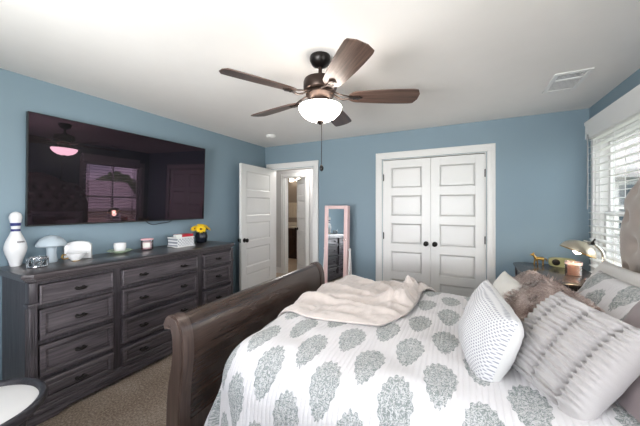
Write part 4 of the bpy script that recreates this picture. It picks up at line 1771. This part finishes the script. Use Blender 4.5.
# ------------------------------------------------------------------ standing mirror
sm_ = thing('standing_mirror', 'tall narrow standing mirror with a blush pink frame by the closet', 'mirror', (-1.56, 3.48, 0), 0)
sm_.rotation_euler = (math.radians(-2.2), 0, 0)
bm = B()
mw, mz0, mz1, md = 0.165, 0.11, 1.44, 0.09
frame_d = 0.046
box(bm, -mw, mw, 0.0, md, mz0, mz1, 0.004, 1)
obj('cabinet', bm, M_pink, sm_)
bm = B()
for (a, b_, c, d) in ((-mw - .006, -mw + frame_d, mz0, mz1), (mw - frame_d, mw + .006, mz0, mz1), (-mw + frame_d, mw - frame_d, mz0, mz0 + frame_d), (-mw + frame_d, mw - frame_d, mz1 - frame_d, mz1)):
    box(bm, a, b_, -0.022, -0.001, c, d, 0.004, 2)
obj('frame', bm, M_pink, sm_)
bm = B()
box(bm, -mw + frame_d - 0.002, mw - frame_d + 0.002, -0.008, -0.003, mz0 + frame_d - 0.002, mz1 - frame_d + 0.002)
obj('mirror_glass', bm, M_mirror, sm_)
for s in (-1, 1):
    bm = B()
    tube(bm, [(s * (mw + 0.022), 0.045, 0.86), (s * (mw + 0.024), 0.0, 0.40), (s * (mw + 0.030), -0.11, 0.012)], 0.012, 8)
    tube(bm, [(s * (mw + 0.022), 0.045, 0.86), (s * (mw + 0.026), 0.10, 0.40), (s * (mw + 0.030), 0.20, 0.012)], 0.012, 8)
    tube(bm, [(s * (mw + 0.004), 0.045, 0.84), (s * (mw + 0.034), 0.045, 0.84)], 0.016, 10)
    obj('stand_leg', bm, M_white, sm_)
bm = B()
tube(bm, [(-mw - 0.028, 0.16, 0.10), (mw + 0.028, 0.16, 0.10)], 0.010, 8)
obj('cross_bar', bm, M_white, sm_)
bm = B()
lathe(bm, [(0, 0), (0.006, 0), (0.006, 0.012), (0.009, 0.016), (0, 0.020)], 12, Matrix.Translation((mw - 0.02, -0.020, 0.98)) @ Matrix.Rotation(PI / 2, 4, 'X'))
obj('knob', bm, M_chrome, sm_)

# ------------------------------------------------------------------ things on the dresser
DT = DZT
bp = thing('bowling_pin', 'white bowling pin with two blue neck bands on the dresser end', 'bowling pin', (-2.945, 0.812, DT), math.radians(51))
bm = B()
S = 0.400 / 15.0
prof = [(0, 0), (1.0, 0), (1.10, 0.15), (1.50, 1.8), (1.92, 3.1), (2.17, 4.2), (2.24, 5.0), (2.13, 6.0), (1.78, 7.25), (1.24, 8.6), (0.98, 9.4), (0.90, 10.0), (0.94, 10.9), (1.10, 12.2), (1.27, 13.2), (1.26, 13.7), (1.05, 14.4), (0.6, 14.85), (0, 15.0)]
prof = [(r * S * 1.02, z * S) for r, z in prof]
profs = catmull([(r, z) for r, z in prof], 3)
profs = [(max(r, 0.0), z) for r, z in profs]
profs[0] = (0, 0)
profs[-1] = (0, 15 * S)
lathe(bm, profs, 36)
obj('body', bm, M_ceramic, bp, 60)
M_navy = plain('navy_paint', sRGB(36, 44, 110), rough=0.3, var=0.05)
def pin_r(z):
    for (r0, z0), (r1, z1) in zip(profs, profs[1:]):
        if z0 <= z <= z1 and z1 > z0:
            return r0 + (r1 - r0) * (z - z0) / (z1 - z0)
    return 0.02
for (za, zb_) in ((9.6 * S, 10.25 * S), (11.1 * S, 11.95 * S)):
    bm = B()
    ring = [(pin_r(za) - .002, za)] + [(pin_r(za + (zb_ - za) * i / 4) + 0.0012, za + (zb_ - za) * i / 4) for i in range(5)] + [(pin_r(zb_) - .002, zb_)]
    lathe(bm, ring, 36)
    obj('neck_band', bm, M_navy, bp)
M_greyprint = plain('grey_print', sRGB(120, 116, 120), rough=0.5, var=0.05)
bm = B()
zp = 6.7 * S
for i in range(7):
    a0 = math.radians(-58 + i * 7)
    rr = pin_r(zp) + 0.0015
    hh = 0.006
    vs_ = []
    for (aa, z) in ((a0, zp - hh), (a0 + math.radians(6.2), zp - hh), (a0 + math.radians(6.2), zp + hh), (a0, zp + hh)):
        r2_ = pin_r(z) + 0.0012
        vs_.append(bm.verts.new((r2_ * math.cos(aa), r2_ * math.sin(aa), z)))
    bm.faces.new(vs_)
obj('printed_mark', bm, M_greyprint, bp)

# mushroom ornament
M_pale = plain('pale_blue_grey_glaze', sRGB(176, 188, 196), rough=0.35, var=0.05)
mu = thing('mushroom_ornament', 'pale grey-blue mushroom ornament with a wide cap behind the glass dish', 'ornament', (-2.905, 1.00, DT))
mu.scale = (0.80, 0.80, 1.18)
bm = B()
lathe(bm, [(0, 0), (0.046, 0), (0.048, 0.008), (0.040, 0.03), (0.036, 0.06), (0.038, 0.09), (0.046, 0.112), (0, 0.112)], 28)
obj('stem', bm, M_pale, mu)
bm = B()
lathe(bm, [(0, 0.108), (0.06, 0.104), (0.108, 0.106), (0.116, 0.114), (0.108, 0.132), (0.085, 0.155), (0.05, 0.172), (0, 0.180)], 36)
obj('cap', bm, M_pale, mu, 60)

# glass dish with lid
gd = thing('glass_dish', 'low round clear glass dish in front of the mushroom ornament', 'dish', (-2.745, 0.868, DT))
gd.scale = (0.9, 0.9, 1.3)
M_silver = plain('polished_silver', sRGB(206, 206, 208), rough=0.15, metal=0.95, var=0.05)
bm = B()
lathe(bm, [(0, 0.0), (0.058, 0.0), (0.062, 0.006), (0.060, 0.012), (0, 0.010)], 28)
obj('base', bm, M_silver, gd)
bm = B()
lathe(bm, [(0, 0.012), (0.050, 0.012), (0.057, 0.03), (0.060, 0.050), (0.056, 0.050), (0.053, 0.03), (0.046, 0.016), (0, 0.016)], 28, None, lambda a, z: 1 + 0.03 * math.cos(a * 14))
obj('bowl', bm, M_clear, gd)
for i in range(10):
    a = i * 2 * PI / 10
    bm = B()
    tube(bm, [(0.061 * math.cos(a), 0.061 * math.sin(a), 0.008), (0.063 * math.cos(a), 0.063 * math.sin(a), 0.052)], 0.004, 8)
    obj('facet_post', bm, M_silver, gd)
bm = B()
lathe(bm, [(0.056, 0.048), (0.066, 0.050), (0.066, 0.056), (0.056, 0.055), (0.056, 0.048)], 28)
obj('rim', bm, M_silver, gd)

# white ceramic tile block
wb_ = thing('ceramic_plaque', 'white rounded ceramic plaque standing behind the creamer', 'plaque', (-2.905, 1.175, DT), math.radians(-32))
wb_.scale = (1.0, 1.05, 1.12)
bm = B()
pl = [(-0.085, 0.0), (0.085, 0.0)]
for i in range(9):
    a = i / 8
    pl.append((0.085 - 0.17 * a, 0.115 + 0.016 * math.sin(PI * a) - (0.014 if i in (0, 8) else 0)))
prism(bm, pl, -0.028, 0.028, 'X', bev=0.008, seg=3)
obj('slab', bm, M_ceramic, wb_)
M_lightgrey = plain('grey_edge', sRGB(184, 188, 190), rough=0.4)
bm = B()
box(bm, -0.058, -0.030, -0.08, 0.08, 0.0, 0.105, 0.004, 1)
obj('back_stand', bm, M_lightgrey, wb_)

# white creamer
cr = thing('creamer', 'small white boat-shaped creamer in front of the white plaque', 'creamer', (-2.80, 1.115, DT), math.radians(75))
bm = B()
def boat(a, z):
    return 1 + 0.32 * max(0, math.cos(a)) ** 3 * (z / 0.06) + 0.10 * max(0, -math.cos(a)) * (z / 0.06)
lathe(bm, [(0, 0.0), (0.026, 0.0), (0.028, 0.006), (0.040, 0.020), (0.050, 0.042), (0.056, 0.062), (0.053, 0.062), (0.046, 0.042), (0.036, 0.020), (0, 0.012)], 32, None, boat)
obj('bowl', bm, M_ceramic, cr, 60)
bm = B()
tube(bm, [(-0.052, 0, 0.054), (-0.078, 0, 0.056), (-0.086, 0, 0.038), (-0.072, 0, 0.022), (-0.044, 0, 0.026)], 0.005, 8)
obj('handle', bm, M_brass, cr)
bm = B()
lathe(bm, [(0.0, 0.0), (0.029, 0.0), (0.029, 0.004), (0, 0.004)], 24)
obj('foot_ring', bm, M_brass, cr)

# candle on a leafy dish
sc_ = thing('candle_dish', 'white votive cup on a pale green leaf-edged dish on the dresser', 'candle dish', (-2.90, 1.495, DT))
M_mint = plain('pale_green_glaze', sRGB(190, 206, 180), rough=0.25, var=0.10, vscale=30)
bm = B()
lathe(bm, [(0, 0), (0.045, 0), (0.050, 0.004), (0.088, 0.020), (0.098, 0.028), (0.094, 0.030), (0.05, 0.012), (0, 0.010)], 48, None, lambda a, z: 1 + 0.09 * math.cos(a * 7) * (z / 0.03))
obj('dish', bm, M_mint, sc_, 60)
bm = B()
lathe(bm, [(0, 0.010), (0.030, 0.010), (0.044, 0.024), (0.050, 0.060), (0.049, 0.094), (0.046, 0.094), (0.046, 0.060), (0.036, 0.028), (0, 0.020)], 28)
obj('cup', bm, M_ceramic, sc_, 60)

# pink candle jar
pc = thing('pink_candle', 'short pink candle in a clear jar on the dresser', 'candle', (-2.89, 1.745, DT))
pc.scale = (1.12, 1.12, 1.12)
M_pinkwax = plain('pink_wax', sRGB(228, 178, 184), rough=0.5, var=0.03)
bm = B()
lathe(bm, [(0, 0.006), (0.042, 0.006), (0.044, 0.012), (0.044, 0.070), (0, 0.070)], 28)
obj('wax', bm, M_pinkwax, pc)
bm = B()
lathe(bm, [(0, 0), (0.045, 0), (0.049, 0.005), (0.049, 0.092), (0.046, 0.094), (0.0455, 0.010), (0, 0.004)], 28)
obj('jar', bm, M_clear, pc)
bm = B()
rr = 0.0497
for j in range(8):
    a0, a1 = math.radians(-75 + j * 9), math.radians(-75 + (j + 1) * 9)
    bm.faces.new([bm.verts.new((rr * math.cos(a), rr * math.sin(a), z)) for a, z in ((a0, 0.022), (a1, 0.022), (a1, 0.066), (a0, 0.066))])
obj('paper_label', bm, M_cream, pc)
bm = B()
lathe(bm, [(0.0475, 0.088), (0.0505, 0.088), (0.0505, 0.098), (0.0475, 0.098), (0.0475, 0.088)], 28)
obj('rim', bm, M_pinkwax, pc)


# lattice box
def lattice_mat():
    m, nt, b = new_mat('white_lattice_paint')
    v = coords(nt, 'Object', (1, 1, 1))
    sp = nt.nodes.new('ShaderNodeSeparateXYZ')
    L(nt, v, sp.inputs[0])
    s1 = math_node(nt, 'ADD', sp.outputs['Y'], sp.outputs['Z'])
    s2 = math_node(nt, 'SUBTRACT', sp.outputs['Y'], sp.outputs['Z'])
    d = 0.034
    def saw(q):
        f = math_node(nt, 'FRACT', math_node(nt, 'DIVIDE', math_node(nt, 'ADD', q, 5.0), d))
        return math_node(nt, 'ABSOLUTE', math_node(nt, 'SUBTRACT', f, 0.5))
    mx_ = math_node(nt, 'MAXIMUM', saw(s1), saw(s2))
    hole = math_node(nt, 'LESS_THAN', mx_, 0.35)
    mx = nt.nodes.new('ShaderNodeMixRGB')
    mx.inputs['Color1'].default_value = sRGB(240, 240, 240)
    mx.inputs['Color2'].default_value = sRGB(146, 149, 156)
    L(nt, hole, mx.inputs['Fac'])
    L(nt, mx.outputs[0], b.inputs['Base Color'])
    b.inputs['Roughness'].default_value = 0.4
    bump(nt, b, math_node(nt, 'SUBTRACT', 1.0, hole), 0.5, 0.004)
    return m


lb = thing('lattice_box', 'white lattice-patterned box under the red book on the dresser', 'box', (-2.79, 2.06, DT))
M_lat = lattice_mat()
bm = B()
for a in ((-0.075, -0.067, -0.105, 0.105), (0.067, 0.075, -0.105, 0.105), (-0.067, 0.067, -0.105, -0.097), (-0.067, 0.067, 0.097, 0.105)):
    box(bm, *a, 0.0, 0.100)
box(bm, -0.067, 0.067, -0.097, 0.097, 0.0, 0.008)
obj('body', bm, M_lat, lb)
bm = B()
for a in ((-0.080, -0.062, -0.110, 0.110), (0.062, 0.080, -0.110, 0.110), (-0.062, 0.062, -0.110, -0.092), (-0.062, 0.062, 0.092, 0.110)):
    box(bm, *a, 0.094, 0.106, 0.002, 1)
obj('rim', bm, M_white, lb)
bm = B()
for a in ((0.068, 0.092, -0.112, 0.112), (-0.080, 0.068, -0.112, 0.112)):
    box(bm, *a, 0.0, 0.012, 0.003, 1)
obj('base', bm, M_white, lb)
M_red = plain('red_cloth_cover', sRGB(186, 28, 46), rough=0.6, var=0.06)
rb = thing('red_book', 'small red book lying across the lattice box', 'book', (-2.79, 2.085, DT + 0.1065), math.radians(4))
bm = B()
box(bm, -0.055, 0.055, -0.085, 0.085, 0.0, 0.004)
box(bm, -0.055, 0.055, -0.085, 0.085, 0.022, 0.026)
box(bm, 0.053, 0.057, -0.085, 0.085, 0.0, 0.026)
obj('cover', bm, M_red, rb)
bm = B()
box(bm, -0.052, 0.052, -0.082, 0.082, 0.004, 0.022)
obj('page_block', bm, M_cream, rb)
ca = obj('small_box', B(), M_white)
bm = bmesh.new()
box(bm, -0.020, 0.020, -0.038, 0.038, 0, 0.030, 0.002, 1)
bm.to_mesh(ca.data)
bm.free()
ca.location = (-2.745, 1.985, DT + 0.1065)
tag(ca, 'small white box on the rim of the lattice box beside the red book', 'box')

# sunflower pot
vp = thing('flower_pot', 'dark blue-black pot of sunflowers at the dresser end', 'flower pot', (-2.875, 2.40, DT))
vp.scale = (1.06, 1.06, 1.06)
M_pot = plain('dark_navy_glaze', sRGB(28, 34, 44), rough=0.2, var=0.15)
bm = B()
lathe(bm, [(0, 0), (0.048, 0), (0.056, 0.010), (0.066, 0.05), (0.068, 0.075), (0.060, 0.100), (0.058, 0.108), (0.063, 0.116), (0.058, 0.116), (0.054, 0.100), (0, 0.094)], 32)
obj('pot', bm, M_pot, vp, 60)
M_petal = plain('yellow_petal', sRGB(244, 200, 20), rough=0.6, var=0.12, vscale=40)
M_seed = plain('brown_seed_disc', sRGB(92, 52, 26), rough=0.9, var=0.3, vscale=90)
M_stem = plain('green_stem', sRGB(82, 116, 52), rough=0.7, var=0.15)
rnd = random.Random(3)
for (dx, dy, dz, tx, ty, R) in ((0.045, -0.045, 0.150, 0.75, -0.55, 0.060), (0.030, 0.045, 0.158, 0.55, 0.45, 0.055), (-0.01, 0.0, 0.178, 0.25, -0.1, 0.055), (-0.02, -0.07, 0.155, 0.2, -0.7, 0.048)):
    nrm = Vector((tx, ty, 0.75)).normalized()
    q = nrm.to_track_quat('Z', 'Y').to_matrix().to_4x4()
    q.translation = (dx, dy, dz)
    bm = B()
    for ringn, (cnt, rl, up) in enumerate(((14, R, 0.05), (12, R * 0.82, 0.012))):
        for i in range(cnt):
            a = 2 * PI * (i + 0.5 * ringn) / cnt + rnd.uniform(-.08, .08)
            ca_, sa_ = math.cos(a), math.sin(a)
            wv = R * 0.17
            prof_ = [(0.25, 0.6), (0.5, 1.0), (0.75, 0.8), (1.0, 0.05)]
            L_, R_ = [], []
            for (f_, w_) in prof_:
                rr = rl * f_
                zz = up * 0.2 + 0.012 * math.sin(f_ * 2.6) * (1 + rnd.uniform(-.3, .3)) + ringn * 0.003
                L_.append(bm.verts.new(q @ Vector((rr * ca_ - sa_ * wv * w_, rr * sa_ + ca_ * wv * w_, zz))))
                R_.append(bm.verts.new(q @ Vector((rr * ca_ + sa_ * wv * w_, rr * sa_ - ca_ * wv * w_, zz))))
            for k in range(3):
                bm.faces.new((L_[k], R_[k], R_[k + 1], L_[k + 1]))
    fl = obj('flower_head', bm, M_petal, vp, 60)
    bm = B()
    lathe(bm, [(R * 0.42, -0.002), (R * 0.42, 0.008), (R * 0.30, 0.014), (0, 0.011)], 18, q)
    obj('seed_disc', bm, M_seed, fl)
    bm = B()
    tube(bm, [(dx * 0.4, dy * 0.4, 0.09), (dx * 0.8, dy * 0.8, 0.12), (dx, dy, dz)], 0.004, 6)
    obj('stem', bm, M_stem, vp)
for (a, ln) in ((1.2, 0.085), (2.2, 0.07), (-1.4, 0.075), (-2.6, 0.06)):
    bm = B()
    q = Matrix.Rotation(a, 4, 'Z')
    L_, R_ = [], []
    for k in range(7):
        f_ = k / 6
        wd = 0.022 * math.sin(PI * min(1, f_ * 0.95 + 0.05))
        x = 0.02 + ln * f_
        z = 0.115 + 0.035 * math.sin(f_ * 2.4)
        L_.append(bm.verts.new(q @ Vector((x, wd, z + 0.004))))
        R_.append(bm.verts.new(q @ Vector((x, -wd, z + 0.004))))
    for k in range(6):
        bm.faces.new((L_[k], R_[k], R_[k + 1], L_[k + 1]))
    obj('leaf', bm, M_stem, vp)

# ------------------------------------------------------------------ round side table
M_rim = wood('table_rim_wood', sRGB(30, 28, 32), sRGB(52, 50, 54), sRGB(74, 72, 76), 'Y', 0.35, 0.1)
M_ttop = plain('white_table_top', sRGB(232, 230, 228), rough=0.3, var=0.02)
st = thing('side_table', 'round dark-rimmed side table with a white top beside the dresser end', 'table', (-2.05, 0.40, 0))
R_ = 0.275
bm = B()
lathe(bm, [(R_ - 0.034, 0.436), (R_ - 0.030, 0.462), (R_ - 0.020, 0.470), (R_ - 0.006, 0.470), (R_, 0.462), (R_, 0.432), (R_ - 0.008, 0.424), (R_ - 0.030, 0.424), (R_ - 0.034, 0.436)], 64)
obj('rim', bm, M_rim, st, 50)
bm = B()
lathe(bm, [(0, 0.428), (R_ - 0.032, 0.428), (R_ - 0.032, 0.446), (R_ - 0.05, 0.449), (0, 0.450)], 64)
obj('table_top', bm, M_ttop, st)
for k in range(3):
    a = math.radians(60 + 120 * k)
    bm = B()
    tube(bm, [(0.20 * math.cos(a), 0.20 * math.sin(a), 0.425), (0.17 * math.cos(a), 0.17 * math.sin(a), 0.22), (0.215 * math.cos(a), 0.215 * math.sin(a), 0.0)], [0.020, 0.014, 0.017], 12)
    obj('leg', bm, M_rim, st)
bm = B()
lathe(bm, [(0.160, 0.205), (0.180, 0.205), (0.180, 0.218), (0.160, 0.218), (0.160, 0.205)], 40)
obj('stretcher_ring', bm, M_rim, st)
